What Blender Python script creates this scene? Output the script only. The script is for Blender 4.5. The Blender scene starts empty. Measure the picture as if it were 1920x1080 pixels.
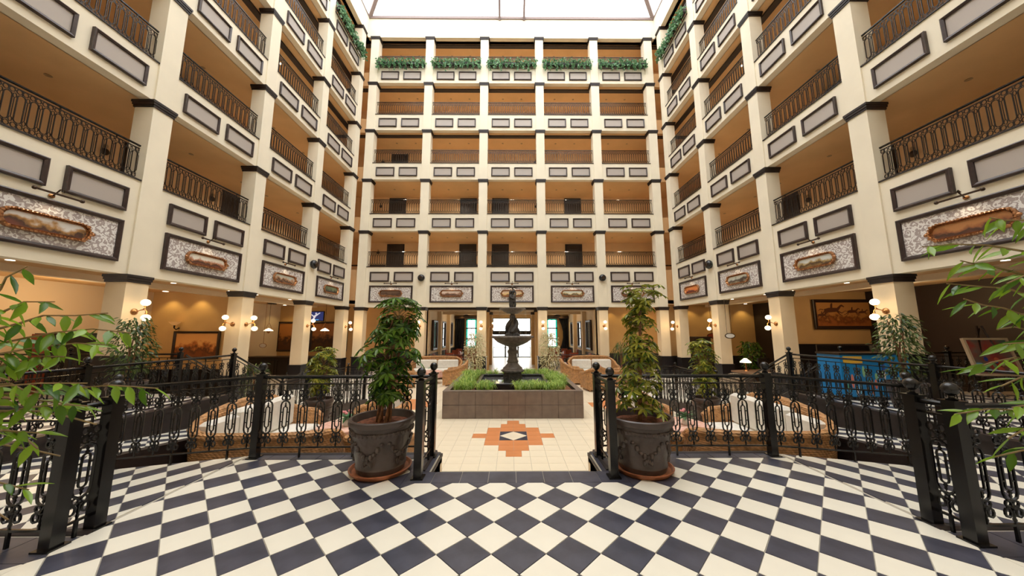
import bpy, bmesh, math, random
from math import sin, cos, pi, radians, sqrt, atan2
from mathutils import Vector, Matrix, Euler

rnd = random.Random(7)
scene = bpy.context.scene
COL = scene.collection

# ------------------------------------------------------------------ camera, sky, exposure
cam = bpy.data.cameras.new('camera')
cam_o = bpy.data.objects.new('camera', cam)
COL.objects.link(cam_o)
cam.sensor_width = 36.0
cam.lens = 607.85 / 1920 * 36
cam.shift_x = -3.0 / 1920
cam.clip_start = 0.05
cam_o.matrix_world = (Matrix.Translation((-0.05, 0, 1.5)) @ Matrix.Rotation(-0.0076, 4, 'Z')
                      @ Matrix.Rotation(pi / 2 + 0.1311, 4, 'X') @ Matrix.Rotation(-0.0014, 4, 'Z'))
scene.camera = cam_o

world = bpy.data.worlds.new('overcast_sky')
scene.world = world
world.use_nodes = True
bg = world.node_tree.nodes['Background']
bg.inputs['Color'].default_value = (1.0, 1.0, 1.0, 1)
bg.inputs['Strength'].default_value = 4.9

vs = scene.view_settings
vs.view_transform = 'Standard'
vs.look = 'None'
vs.exposure = 0.0
vs.gamma = 1.0
vs.use_curve_mapping = False
scene.cycles.max_bounces = 10
scene.cycles.diffuse_bounces = 6
scene.cycles.transparent_max_bounces = 16
scene.cycles.caustics_reflective = False
scene.cycles.caustics_refractive = False
scene.cycles.sample_clamp_indirect = 6.0

LAMP = (1.0, 0.70, 0.37)


# ------------------------------------------------------------------ materials
def mat(name, col, rough=0.6, metal=0.0, var=0.0, scale=6.0, bump=0.0, bscale=30.0, spec=0.5, emit=None, estr=0.0,
        trans=0.0, col2=None, coat=0.0):
    m = bpy.data.materials.new(name)
    m.use_nodes = True
    nt = m.node_tree
    p = nt.nodes['Principled BSDF']
    p.inputs['Base Color'].default_value = (*col, 1)
    p.inputs['Roughness'].default_value = rough
    p.inputs['Metallic'].default_value = metal
    p.inputs['Specular IOR Level'].default_value = spec
    if coat:
        p.inputs['Coat Weight'].default_value = coat
    if emit:
        p.inputs['Emission Color'].default_value = (*emit, 1)
        p.inputs['Emission Strength'].default_value = estr
    tc = None
    if var or col2 or bump:
        tc = nt.nodes.new('ShaderNodeTexCoord')
    if var or col2:
        n = nt.nodes.new('ShaderNodeTexNoise')
        n.inputs['Scale'].default_value = scale
        n.inputs['Detail'].default_value = 4
        nt.links.new(tc.outputs['Object'], n.inputs['Vector'])
        r = nt.nodes.new('ShaderNodeValToRGB')
        r.color_ramp.elements[0].position = 0.35
        r.color_ramp.elements[1].position = 0.65
        c2 = col2 or tuple(min(1, c * (1 + var)) for c in col)
        c1 = col if col2 else tuple(c * (1 - var) for c in col)
        r.color_ramp.elements[0].color = (*c1, 1)
        r.color_ramp.elements[1].color = (*c2, 1)
        nt.links.new(n.outputs['Fac'], r.inputs['Fac'])
        nt.links.new(r.outputs['Color'], p.inputs['Base Color'])
    if bump:
        n2 = nt.nodes.new('ShaderNodeTexNoise')
        n2.inputs['Scale'].default_value = bscale
        n2.inputs['Detail'].default_value = 3
        nt.links.new(tc.outputs['Object'], n2.inputs['Vector'])
        b = nt.nodes.new('ShaderNodeBump')
        b.inputs['Strength'].default_value = bump
        b.inputs['Distance'].default_value = 0.02
        nt.links.new(n2.outputs['Fac'], b.inputs['Height'])
        nt.links.new(b.outputs['Normal'], p.inputs['Normal'])
    if trans:
        t = nt.nodes.new('ShaderNodeBsdfTranslucent')
        t.inputs['Color'].default_value = (min(1, col[0] * 1.6), min(1, col[1] * 1.5), col[2], 1)
        mx = nt.nodes.new('ShaderNodeMixShader')
        mx.inputs[0].default_value = trans
        nt.links.new(p.outputs[0], mx.inputs[1])
        nt.links.new(t.outputs[0], mx.inputs[2])
        nt.links.new(mx.outputs[0], nt.nodes['Material Output'].inputs['Surface'])
    return m


def leafmat(name, c1, c2, rough=0.4, trans=0.3):
    m = mat(name, c1, rough, trans=trans)
    nt = m.node_tree
    oi = nt.nodes.new('ShaderNodeObjectInfo')
    ge = nt.nodes.new('ShaderNodeNewGeometry')
    ad = nt.nodes.new('ShaderNodeMath')
    ad.operation = 'ADD'
    nt.links.new(oi.outputs['Random'], ad.inputs[0])
    nt.links.new(ge.outputs['Random Per Island'], ad.inputs[1])
    fr = nt.nodes.new('ShaderNodeMath')
    fr.operation = 'FRACT'
    nt.links.new(ad.outputs[0], fr.inputs[0])
    r = nt.nodes.new('ShaderNodeValToRGB')
    r.color_ramp.elements[0].color = (*c1, 1)
    r.color_ramp.elements[1].color = (*c2, 1)
    nt.links.new(fr.outputs[0], r.inputs['Fac'])
    nt.links.new(r.outputs['Color'], nt.nodes['Principled BSDF'].inputs['Base Color'])
    tr = [n for n in nt.nodes if n.type == 'BSDF_TRANSLUCENT'][0]
    nt.links.new(r.outputs['Color'], tr.inputs['Color'])
    return m


def wicker_mat(name, col, sc=60):
    m = mat(name, col, 0.55, var=0.28, scale=14)
    nt = m.node_tree
    tc = nt.nodes.new('ShaderNodeTexCoord')
    w = nt.nodes.new('ShaderNodeTexWave')
    w.inputs['Scale'].default_value = sc / 6
    w.bands_direction = 'Z'
    w2 = nt.nodes.new('ShaderNodeTexWave')
    w2.inputs['Scale'].default_value = sc / 6
    w2.bands_direction = 'DIAGONAL'
    mx = nt.nodes.new('ShaderNodeMath')
    mx.operation = 'MULTIPLY'
    nt.links.new(tc.outputs['Object'], w.inputs['Vector'])
    nt.links.new(tc.outputs['Object'], w2.inputs['Vector'])
    nt.links.new(w.outputs['Fac'], mx.inputs[0])
    nt.links.new(w2.outputs['Fac'], mx.inputs[1])
    b = nt.nodes.new('ShaderNodeBump')
    b.inputs['Strength'].default_value = 0.7
    b.inputs['Distance'].default_value = 0.02
    nt.links.new(mx.outputs[0], b.inputs['Height'])
    nt.links.new(b.outputs['Normal'], nt.nodes['Principled BSDF'].inputs['Normal'])
    return m


def glass_mat(name, tint, opac=0.12):
    m = bpy.data.materials.new(name)
    m.use_nodes = True
    nt = m.node_tree
    nt.nodes.remove(nt.nodes['Principled BSDF'])
    t = nt.nodes.new('ShaderNodeBsdfTransparent')
    t.inputs[0].default_value = (*tint, 1)
    g = nt.nodes.new('ShaderNodeBsdfGlossy')
    g.inputs['Roughness'].default_value = 0.05
    mx = nt.nodes.new('ShaderNodeMixShader')
    mx.inputs[0].default_value = opac
    nt.links.new(t.outputs[0], mx.inputs[1])
    nt.links.new(g.outputs[0], mx.inputs[2])
    nt.links.new(mx.outputs[0], nt.nodes['Material Output'].inputs['Surface'])
    return m


def damask_mat():
    m = mat('damask_wallpaper', (0.42, 0.37, 0.35), 0.7)
    nt = m.node_tree
    p = nt.nodes['Principled BSDF']
    tc = nt.nodes.new('ShaderNodeTexCoord')
    n = nt.nodes.new('ShaderNodeTexNoise')
    n.inputs['Scale'].default_value = 9
    n.inputs['Detail'].default_value = 1
    mxv = nt.nodes.new('ShaderNodeMix')
    mxv.data_type = 'VECTOR'
    mxv.inputs[0].default_value = 0.12
    nt.links.new(tc.outputs['Object'], n.inputs['Vector'])
    nt.links.new(tc.outputs['Object'], mxv.inputs[4])
    nt.links.new(n.outputs['Color'], mxv.inputs[5])
    v = nt.nodes.new('ShaderNodeTexVoronoi')
    v.feature = 'F1'
    v.inputs['Scale'].default_value = 6.5
    v.inputs['Randomness'].default_value = .45
    nt.links.new(mxv.outputs[1], v.inputs['Vector'])
    w = nt.nodes.new('ShaderNodeTexNoise')
    w.inputs['Scale'].default_value = 13
    w.inputs['Detail'].default_value = 2
    w.inputs['Distortion'].default_value = 1.5
    nt.links.new(tc.outputs['Object'], w.inputs['Vector'])
    a1 = nt.nodes.new('ShaderNodeMath')
    a1.operation = 'MULTIPLY'
    a1.inputs[1].default_value = 8.0
    nt.links.new(w.outputs['Fac'], a1.inputs[0])
    a = nt.nodes.new('ShaderNodeMath')
    a.operation = 'MULTIPLY_ADD'
    a.inputs[1].default_value = 17.0
    nt.links.new(v.outputs['Distance'], a.inputs[0])
    nt.links.new(a1.outputs[0], a.inputs[2])
    sn = nt.nodes.new('ShaderNodeMath')
    sn.operation = 'SINE'
    nt.links.new(a.outputs[0], sn.inputs[0])
    r = nt.nodes.new('ShaderNodeValToRGB')
    r.color_ramp.elements[0].position = 0.05
    r.color_ramp.elements[1].position = 0.25
    r.color_ramp.elements[0].color = (0.37, 0.315, 0.30, 1)
    r.color_ramp.elements[1].color = (0.76, 0.74, 0.72, 1)
    nt.links.new(sn.outputs[0], r.inputs['Fac'])
    nt.links.new(r.outputs['Color'], p.inputs['Base Color'])
    return m


def paint_mat(name, sky, mid, ground, seed=0.0, dark=(0.06, 0.03, 0.02), zscale=2.2):
    """a loose landscape: sky, horizon, ground and dark masses; local z runs from -0.5 to 0.5 of the canvas height"""
    m = mat(name, mid, 0.45)
    nt = m.node_tree
    p = nt.nodes['Principled BSDF']
    tc = nt.nodes.new('ShaderNodeTexCoord')
    mp = nt.nodes.new('ShaderNodeMapping')
    mp.inputs['Location'].default_value = (seed * 3.1, seed, seed * 1.7)
    nt.links.new(tc.outputs['Object'], mp.inputs['Vector'])
    n = nt.nodes.new('ShaderNodeTexNoise')
    n.inputs['Scale'].default_value = 4.5
    n.inputs['Detail'].default_value = 7
    nt.links.new(mp.outputs[0], n.inputs['Vector'])
    sep = nt.nodes.new('ShaderNodeSeparateXYZ')
    nt.links.new(tc.outputs['Object'], sep.inputs[0])
    a = nt.nodes.new('ShaderNodeMath')
    a.operation = 'MULTIPLY_ADD'
    a.inputs[1].default_value = zscale
    nt.links.new(sep.outputs['Z'], a.inputs[0])
    nt.links.new(n.outputs['Fac'], a.inputs[2])
    r = nt.nodes.new('ShaderNodeValToRGB')
    e = r.color_ramp.elements
    e[0].position = 0.12
    e[0].color = (*ground, 1)
    e[1].position = 0.95
    e[1].color = (*sky, 1)
    for pos, c in ((0.33, dark), (0.45, mid), (0.6, sky)):
        k = e.new(pos)
        k.color = (*c, 1)
    nt.links.new(a.outputs[0], r.inputs['Fac'])
    nt.links.new(r.outputs['Color'], p.inputs['Base Color'])
    return m


MT = {}
MT['cream'] = mat('cream_paint', (0.80, 0.735, 0.59), 0.75, var=0.03, scale=1.5)
MT['shaft'] = mat('yellow_cream_paint', (0.78, 0.635, 0.43), 0.75, var=0.03, scale=1.5)
MT['white'] = mat('white_plaster', (0.82, 0.79, 0.73), 0.8)
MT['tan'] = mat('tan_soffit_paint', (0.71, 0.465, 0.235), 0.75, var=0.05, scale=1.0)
MT['tanwall'] = mat('tan_corridor_paint', (0.74, 0.52, 0.30), 0.75, var=0.05, scale=1.0)
MT['ochre'] = mat('ochre_wall_paint', (0.56, 0.365, 0.165), 0.7, var=0.05, scale=1.2)
MT['pale'] = mat('pale_wall_paint', (0.72, 0.60, 0.44), 0.75)
MT['trim'] = mat('dark_stained_moulding', (0.020, 0.013, 0.012), 0.5, var=0.2, scale=9)
MT['frame'] = mat('dark_panel_moulding', (0.035, 0.02, 0.018), 0.3, var=0.25, scale=12)
MT['infill'] = mat('greige_panel', (0.42, 0.375, 0.34), 0.6)
MT['damask'] = damask_mat()
MT['iron'] = mat('black_iron', (0.007, 0.0065, 0.007), 0.24)
MT['bronze'] = mat('upper_railing_iron', (0.018, 0.014, 0.013), 0.28, metal=0.3)
MT['darkroom'] = mat('dark_brown_wall', (0.022, 0.012, 0.008), 0.6)
MT['blackdado'] = mat('black_dado', (0.010, 0.008, 0.010), 0.35)
MT['doorwood'] = mat('dark_door_wood', (0.022, 0.015, 0.014), 0.4)
MT['blacktile'] = mat('black_tile', (0.032, 0.033, 0.048), 0.38, col2=(0.062, 0.063, 0.088), scale=5, bump=0.05, bscale=14)
MT['whitetile'] = mat('cream_white_tile', (0.77, 0.73, 0.62), 0.3, var=0.02, scale=4)
MT['grout'] = mat('grout', (0.42, 0.38, 0.31), 0.9)
MT['creamtile'] = mat('cream_court_tile', (0.83, 0.73, 0.55), 0.3, var=0.04, scale=2.5)
MT['terracotta'] = mat('terracotta_tile', (0.66, 0.25, 0.09), 0.35, var=0.07, scale=3)
MT['slate'] = mat('brown_slate_tile', (0.17, 0.125, 0.10), 0.4, var=0.12, scale=5)
MT['slatejoint'] = mat('slate_joint', (0.08, 0.06, 0.05), 0.8)
MT['pot'] = mat('brown_glazed_pot', (0.060, 0.042, 0.037), 0.28, col2=(0.090, 0.066, 0.058), scale=6, bump=0.25, bscale=18)
MT['saucer'] = mat('terracotta_saucer', (0.33, 0.11, 0.045), 0.45, var=0.3, scale=9)
MT['soil'] = mat('red_brown_soil', (0.22, 0.075, 0.035), 0.95, var=0.5, scale=30, bump=1.0, bscale=45)
MT['bark'] = mat('bark', (0.22, 0.10, 0.045), 0.8, var=0.35, scale=20, bump=0.5, bscale=40)
MT['twig'] = mat('twig', (0.25, 0.17, 0.07), 0.7)
MT['scheff'] = leafmat('schefflera_leaf', (0.015, 0.065, 0.008), (0.15, 0.28, 0.025), 0.25, 0.28)
MT['scheffv'] = leafmat('variegated_leaf', (0.025, 0.085, 0.010), (0.44, 0.42, 0.05), 0.25, 0.28)
MT['ficus'] = leafmat('ficus_leaf', (0.04, 0.13, 0.008), (0.28, 0.46, 0.03), 0.25, 0.4)
MT['ficusd'] = leafmat('distant_ficus_leaf', (0.02, 0.05, 0.01), (0.14, 0.19, 0.045), 0.3, 0.3)
MT['paleplant'] = leafmat('pale_leaf', (0.42, 0.42, 0.22), (0.82, 0.76, 0.52), 0.4, 0.3)
MT['ivy'] = leafmat('ivy_leaf', (0.06, 0.20, 0.09), (0.24, 0.42, 0.22), 0.4, 0.25)
MT['grass'] = leafmat('grass_blade', (0.12, 0.30, 0.02), (0.62, 0.74, 0.20), 0.35, 0.4)
MT['wicker'] = wicker_mat('wicker', (0.46, 0.235, 0.09))
MT['cushion'] = mat('white_cushion', (0.72, 0.69, 0.62), 0.85, var=0.06, scale=8, bump=0.2, bscale=12)
MT['pinkcloth'] = mat('pink_red_tablecloth', (0.62, 0.30, 0.22), 0.8, col2=(0.75, 0.52, 0.42), scale=18)
MT['stone'] = mat('fountain_cast_stone', (0.045, 0.04, 0.037), 0.5, var=0.4, scale=10, bump=0.4, bscale=30)
MT['stonel'] = mat('fountain_bowl_stone', (0.13, 0.11, 0.095), 0.45, var=0.3, scale=10, bump=0.3, bscale=30)
MT['gilt'] = mat('copper_gilt', (0.42, 0.20, 0.09), 0.26, metal=0.7, var=0.35, scale=40)
MT['brass'] = mat('brass', (0.45, 0.20, 0.07), 0.25, metal=0.9)
MT['darkbrass'] = mat('dark_bronze', (0.05, 0.028, 0.015), 0.35, metal=0.5)
MT['globe'] = mat('lit_glass_globe', (0.9, 0.85, 0.7), 0.3, emit=(1, 0.86, 0.6), estr=1.6)
MT['bulb'] = mat('lit_downlight', (0.9, 0.9, 0.85), 0.4, emit=(1, 0.93, 0.78), estr=2.5)
MT['dimlight'] = mat('unlit_downlight', (0.35, 0.24, 0.13), 0.4)
MT['speaker'] = mat('black_speaker', (0.012, 0.012, 0.014), 0.25)
MT['steel'] = mat('roof_steel', (0.26, 0.20, 0.19), 0.5)
MT['glass'] = glass_mat('clear_glass', (0.97, 0.98, 0.97), 0.06)
MT['roofglass'] = glass_mat('roof_glazing', (0.95, 0.95, 0.95), 0.04)
MT['teal'] = glass_mat('teal_glass', (0.04, 0.42, 0.36), 0.06)
MT['water'] = mat('dark_water', (0.12, 0.12, 0.12), 0.06)
MT['drip'] = glass_mat('falling_water', (0.9, 0.92, 0.93), 0.3)
MT['redchair'] = mat('red_brown_leather', (0.30, 0.055, 0.022), 0.4)
MT['darkwood'] = mat('dark_wood', (0.03, 0.015, 0.01), 0.35)
MT['navy'] = mat('navy_curtain', (0.008, 0.011, 0.022), 0.85)
MT['tablewhite'] = mat('white_table_top', (0.75, 0.75, 0.74), 0.3)
MT['mirror'] = mat('mirror_glass', (0.75, 0.78, 0.78), 0.03, metal=1.0)
MT['pinkflower'] = mat('pink_flower', (0.75, 0.28, 0.30), 0.7)
MT['leopard'] = mat('mottled_fabric', (0.10, 0.06, 0.035), 0.8, col2=(0.50, 0.40, 0.28), scale=22)
MT['cyan'] = mat('blue_mural_board', (0.01, 0.22, 0.55), 0.4)
MT['yellow'] = mat('yellow_board', (0.85, 0.5, 0.06), 0.5)
MT['orangefloor'] = mat('orange_timber_floor', (0.50, 0.22, 0.08), 0.4, var=0.15, scale=3)


# ------------------------------------------------------------------ mesh helpers
class MB:
    def __init__(s):
        s.v, s.f = [], []

    def add(s, vs, fs):
        o = len(s.v)
        s.v.extend(tuple(v) for v in vs)
        s.f.extend(tuple(i + o for i in f) for f in fs)
        return s

    def box(s, x0, x1, y0, y1, z0, z1):
        return s.add([(x0, y0, z0), (x1, y0, z0), (x1, y1, z0), (x0, y1, z0), (x0, y0, z1), (x1, y0, z1), (x1, y1, z1), (x0, y1, z1)],
                     [(3, 2, 1, 0), (4, 5, 6, 7), (0, 1, 5, 4), (1, 2, 6, 5), (2, 3, 7, 6), (3, 0, 4, 7)])

    def bbox(s, x0, x1, y0, y1, z0, z1, b):
        """box with chamfered top and sides (b)"""
        rings = []
        for z, i in ((z0, b), (z0 + b, 0), (z1 - b, 0), (z1, b)):
            rings.append([(x0 + i, y0 + i, z), (x1 - i, y0 + i, z), (x1 - i, y1 - i, z), (x0 + i, y1 - i, z)])
        return s.loft(rings, True)

    def loft(s, rings, closed=True, caps=True):
        n = len(rings[0])
        vs = [p for r in rings for p in r]
        fs = []
        for k in range(len(rings) - 1):
            for i in range(n if closed else n - 1):
                j = (i + 1) % n
                fs.append((k * n + i, k * n + j, (k + 1) * n + j, (k + 1) * n + i))
        if caps and closed:
            fs.append(tuple(range(n - 1, -1, -1)))
            fs.append(tuple((len(rings) - 1) * n + i for i in range(n)))
        return s.add(vs, fs)

    def lathe(s, prof, n=24, c=(0, 0, 0), rx=1.0, ry=1.0, ph=0.0, flute=0.0, nf=0):
        rings = []
        for r, z in prof:
            ring = []
            for i in range(n):
                a = 2 * pi * i / n + ph
                rr = r * (1 + flute * cos(nf * a)) if nf else r
                ring.append((c[0] + rr * cos(a) * rx, c[1] + rr * sin(a) * ry, c[2] + z))
            rings.append(ring)
        return s.loft(rings, True)

    def sphere(s, c, r, nu=10, nv=6):
        r = r if isinstance(r, tuple) else (r, r, r)
        vs = [(c[0], c[1], c[2] - r[2])]
        for j in range(1, nv):
            t = -pi / 2 + pi * j / nv
            for i in range(nu):
                a = 2 * pi * i / nu
                vs.append((c[0] + r[0] * cos(t) * cos(a), c[1] + r[1] * cos(t) * sin(a), c[2] + r[2] * sin(t)))
        vs.append((c[0], c[1], c[2] + r[2]))
        fs = []
        for i in range(nu):
            fs.append((0, 1 + (i + 1) % nu, 1 + i))
            for j in range(nv - 2):
                a, b = 1 + j * nu + i, 1 + j * nu + (i + 1) % nu
                fs.append((a, b, b + nu, a + nu))
            o = 1 + (nv - 2) * nu
            fs.append((o + i, o + (i + 1) % nu, len(vs) - 1))
        return s.add(vs, fs)

    def tube(s, path, r, n=6, closed=False, caps=True, up=(0, 0, 1)):
        path = [Vector(p) for p in path]
        m = len(path)
        rs = r if isinstance(r, (list, tuple)) else [r] * m
        rings = []
        prev = None
        for k, p in enumerate(path):
            if closed:
                t = path[(k + 1) % m] - path[k - 1]
            else:
                t = path[min(k + 1, m - 1)] - path[max(k - 1, 0)]
            if t.length < 1e-9:
                t = Vector((0, 0, 1))
            t.normalize()
            if prev is None:
                a = Vector(up).cross(t)
                if a.length < 0.1:
                    a = Vector((1, 0, 0)).cross(t)
                    if a.length < 0.1:
                        a = Vector((0, 1, 0)).cross(t)
            else:
                a = prev - t * prev.dot(t)
            a.normalize()
            prev = a
            b = t.cross(a)
            rings.append([tuple(p + (a * cos(2 * pi * i / n + pi / n) + b * sin(2 * pi * i / n + pi / n)) * rs[k]) for i in range(n)])
        if closed:
            rings.append(rings[0])
            return s.loft(rings, True, False)
        return s.loft(rings, True, caps)

    def ring(s, cx, cz, rx, rz, r, n=10, k=4, y=0.0):
        return s.tube([(cx + rx * cos(2 * pi * i / n), y, cz + rz * sin(2 * pi * i / n)) for i in range(n)], r, k, True)

    def capsule_ring(s, cx, z0, z1, hw, r, k=4, y=0.0, m=5):
        pts = [(cx + hw * cos(pi * i / m), y, z1 - hw + hw * sin(pi * i / m)) for i in range(m + 1)]
        pts += [(cx - hw * cos(pi * i / m), y, z0 + hw - hw * sin(pi * i / m)) for i in range(m + 1)]
        return s.tube(pts, r, k, True)

    def prism(s, poly, a, b, axis='y'):
        """poly of 2-D points in the plane across the axis, from a to b along it"""
        f = {'y': lambda p, t: (p[0], t, p[1]), 'x': lambda p, t: (t, p[0], p[1]), 'z': lambda p, t: (p[0], p[1], t)}[axis]
        return s.loft([[f(p, a) for p in poly], [f(p, b) for p in poly]], True)

    def frame(s, x0, x1, z0, z1, w, y0, y1, bev=0.0):
        """rectangular picture-frame moulding in the xz plane, front at y0 (smaller y)"""
        o = [(x0, z0), (x1, z0), (x1, z1), (x0, z1)]

        def ins(d):
            return [(x0 + d, z0 + d), (x1 - d, z0 + d), (x1 - d, z1 - d), (x0 + d, z1 - d)]
        rr = [(ins(0), y1), (ins(0), y0 + bev), (ins(w * .25), y0), (ins(w * .55), y0 + bev * .3), (ins(w * .75), y0 + bev * .9), (ins(w), y0 + bev * 1.6), (ins(w), y1)]
        rings = [[(p[0], y, p[1]) for p in q] for q, y in rr]
        n = 4
        vs = [p for r in rings for p in r]
        fs = []
        for k in range(len(rings) - 1):
            for i in range(4):
                j = (i + 1) % 4
                fs.append((k * n + i, (k + 1) * n + i, (k + 1) * n + j, k * n + j))
        return s.add(vs, fs)

    def xf(s, M):
        s.v = [tuple(M @ Vector(v)) for v in s.v]
        return s

    def join(s, o, M=None):
        return s.add([tuple(M @ Vector(v)) for v in o.v] if M else o.v, o.f)

    def mesh(s, name, m, smooth=False):
        me = bpy.data.meshes.new(name)
        me.from_pydata(s.v, [], s.f)
        if smooth:
            me.polygons.foreach_set('use_smooth', [True] * len(me.polygons))
            try:
                me.set_sharp_from_angle(angle=radians(42))
            except Exception:
                pass
        if m:
            me.materials.append(MT[m] if isinstance(m, str) else m)
        me.update()
        return me

    def build(s, name, m, parent=None, loc=None, rz=0.0, smooth=False):
        return inst(s.mesh(name, m, smooth), name, parent, loc, rz)


def inst(me, name, parent=None, loc=None, rz=0.0, scale=None, rot=None):
    o = bpy.data.objects.new(name, me)
    COL.objects.link(o)
    if parent:
        o.parent = parent
    if loc is not None:
        o.location = loc
    if rot is not None:
        o.rotation_euler = rot
    elif rz:
        o.rotation_euler = (0, 0, rz)
    if scale is not None:
        o.scale = scale if isinstance(scale, (tuple, list)) else (scale,) * 3
    return o


def tag(o, label=None, cat=None, group=None, kind=None):
    if label:
        o['label'] = label
    if cat:
        o['category'] = cat
    if group:
        o['group'] = group
    if kind:
        o['kind'] = kind
    return o


def thing(name, label, cat, loc=(0, 0, 0), rz=0.0, group=None):
    o = bpy.data.objects.new(name, None)
    COL.objects.link(o)
    o.location = loc
    o.rotation_euler = (0, 0, rz)
    o.empty_display_size = 0.1
    return tag(o, label, cat, group)


def struct(name, mb, m, parent=None, label=None, smooth=False, loc=None, rz=0.0):
    o = mb.build(name, m, parent, loc, rz, smooth)
    if not parent:
        o['kind'] = 'structure'
        tag(o, label or name.replace('_', ' ') + ' of the hotel atrium')
    return o


def stuff(o):
    o['kind'] = 'stuff'
    return o


def light(kind, name, loc, power, col=LAMP, size=0.05, parent=None, rot=None, spot=None):
    l = bpy.data.lights.new(name, kind)
    l.energy = power
    l.color = col
    if kind == 'POINT':
        l.shadow_soft_size = size
    if kind == 'SPOT':
        l.shadow_soft_size = size
        l.spot_size = spot or 1.6
        l.spot_blend = 0.6
    if kind == 'AREA':
        l.size = size
    o = bpy.data.objects.new(name, l)
    COL.objects.link(o)
    o.location = loc
    if rot:
        o.rotation_euler = rot
    if parent:
        o.parent = parent
    return o


ORD = ['first', 'second', 'third', 'fourth', 'fifth', 'sixth']
# ------------------------------------------------------------------ levels and plan
S = [2.80, 7.153, 10.247, 13.342, 16.436, 19.53]        # soffits
T = [None, 5.05, 8.153, 11.247, 14.342, 17.436]         # spandrel tops
XW, YB = 8.85, 17.9
BX = [-8.415, -5.049, -1.683, 1.683, 5.049, 8.415]      # back column centres
SY = [-2.35, 0.9, 4.15, 7.4, 10.65, 13.9, 17.15]  # side column starts
CW = 0.46
FL = -0.9


# ------------------------------------------------------------------ facades
def paint_panel(root, x0, x1, z0, z1, w=0.075, fill='infill', name='wall_panel'):
    fr = MB().frame(x0, x1, z0, z1, w, -0.035, 0.06, 0.012).build(name, 'frame', root)
    MB().box(x0 + w * .8, x1 - w * .8, 0.012, 0.05, z0 + w * .8, z1 - w * .8).build(
        'damask_infill' if fill == 'damask' else 'panel_infill', fill, fr)
    return fr


def facade(wname, loc, rz, bays, length, label, detail):
    """local x along the wall, front face at y=0 looking to -y"""
    w = MB().box(length[0], length[1], 0.04, 0.5, S[5], 20.85).build(wname, 'cream', None, loc, rz)
    w['kind'] = 'structure'
    w['label'] = label
    for bi, (x0, x1) in enumerate(bays):
        c = (x0 + x1) / 2
        for k in range(5):
            z0, z1 = S[k], T[k + 1]
            m = MB().box(x0 - .02, x1 + .02, 0.04, 0.32, z0, z1)
            m.build('spandrel', 'cream', w)
            MB().box(x0 - .02, x1 + .02, 0.01, 0.36, z1, z1 + 0.028).build('sill_strip', 'trim', w)
            if not detail[bi]:
                continue
            hw = (x1 - x0) / 2
            a, b = c - hw * 0.835, c + hw * 0.835
            g = (b - a) * 0.055
            if k == 0:
                for (p, q) in ((a, c - g), (c + g, b)):
                    paint_panel(w, p, q, 4.22, 4.775)
                paint_panel(w, a, b, 3.05, 4.0, 0.085, 'damask', 'damask_panel')
            else:
                for (p, q) in ((a, c - g), (c + g, b)):
                    paint_panel(w, p, q, z0 + 0.20, z0 + 0.735, .06)
    return w


back_bays = [(BX[i] + .242, BX[i + 1] - .242) for i in range(5)]
W_back = facade('wall_back', (0, YB, 0), 0, back_bays, (-9.35, 9.35), 'cream back wall of the atrium with six storeys of open galleries', [1] * 5)
lb = [(SY[i] + CW, SY[i + 1]) for i in range(len(SY) - 1)]
W_left = facade('wall_left', (-XW, 0, 0), pi / 2, lb, (-2.6, YB + .4), 'cream left wall of the atrium with open galleries', [0, 1, 1, 1, 1, 1])
W_right = facade('wall_right', (XW, 0, 0), -pi / 2, [(-b, -a) for a, b in lb], (-YB - .4, 2.6), 'cream right wall of the atrium with open galleries', [0, 1, 1, 1, 1, 1])


def column(x0, x1, y0, y1, zb, label, dado_top=None, top=20.0, levels=6, prot=0.055):
    c = struct('column', MB().box(x0, x1, y0, y1, zb, top), 'cream', label=label)
    for k in range(levels):
        z = S[k]
        m = MB()
        for dz0, dz1, d in ((-.18, -.12, prot * .45), (-.12, -.06, prot * .75), (-.06, 0.0, prot)):
            m.box(x0 - d, x1 + d, y0 - d, y1 + d, z + dz0, z + dz1)
        m.build('capital', 'trim', c)
    MB().box(x0 - .004, x1 + .004, y0 - .004, y1 + .004, zb + .01, S[0] - .17).build('shaft', 'shaft', c)
    if dado_top is not None:
        d = MB().box(x0 - .025, x1 + .025, y0 - .025, y1 + .025, zb, dado_top)
        d.box(x0 - .05, x1 + .05, y0 - .05, y1 + .05, dado_top - .06, dado_top)
        d.build('dado', 'blackdado', c)
    return c


pos6 = ['at the left corner', 'second from the left corner', 'left of the middle bay', 'right of the middle bay', 'second from the right corner', 'at the right corner']
for i, bx in enumerate(BX):
    column(bx - .242, bx + .242, YB, YB + .46, FL, 'cream square column of the back wall, ' + pos6[i], 0.12)
dist = ['beside the camera', 'out of frame ahead', 'beside the near gallery bay', 'nearest in view', 'second in view', 'third in view', 'fourth, by the back corner']
for i, sy in enumerate(SY):
    near = sy < 8
    for sd, s in (('left', -1), ('right', 1)):
        xa, xb = (-XW - CW, -XW) if s < 0 else (XW, XW + CW)
        column(xa, xb, sy, sy + CW, 0.0 if near else FL, 'cream square column of the %s wall, %s' % (sd, dist[i]), .96 if near else .10)

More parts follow.
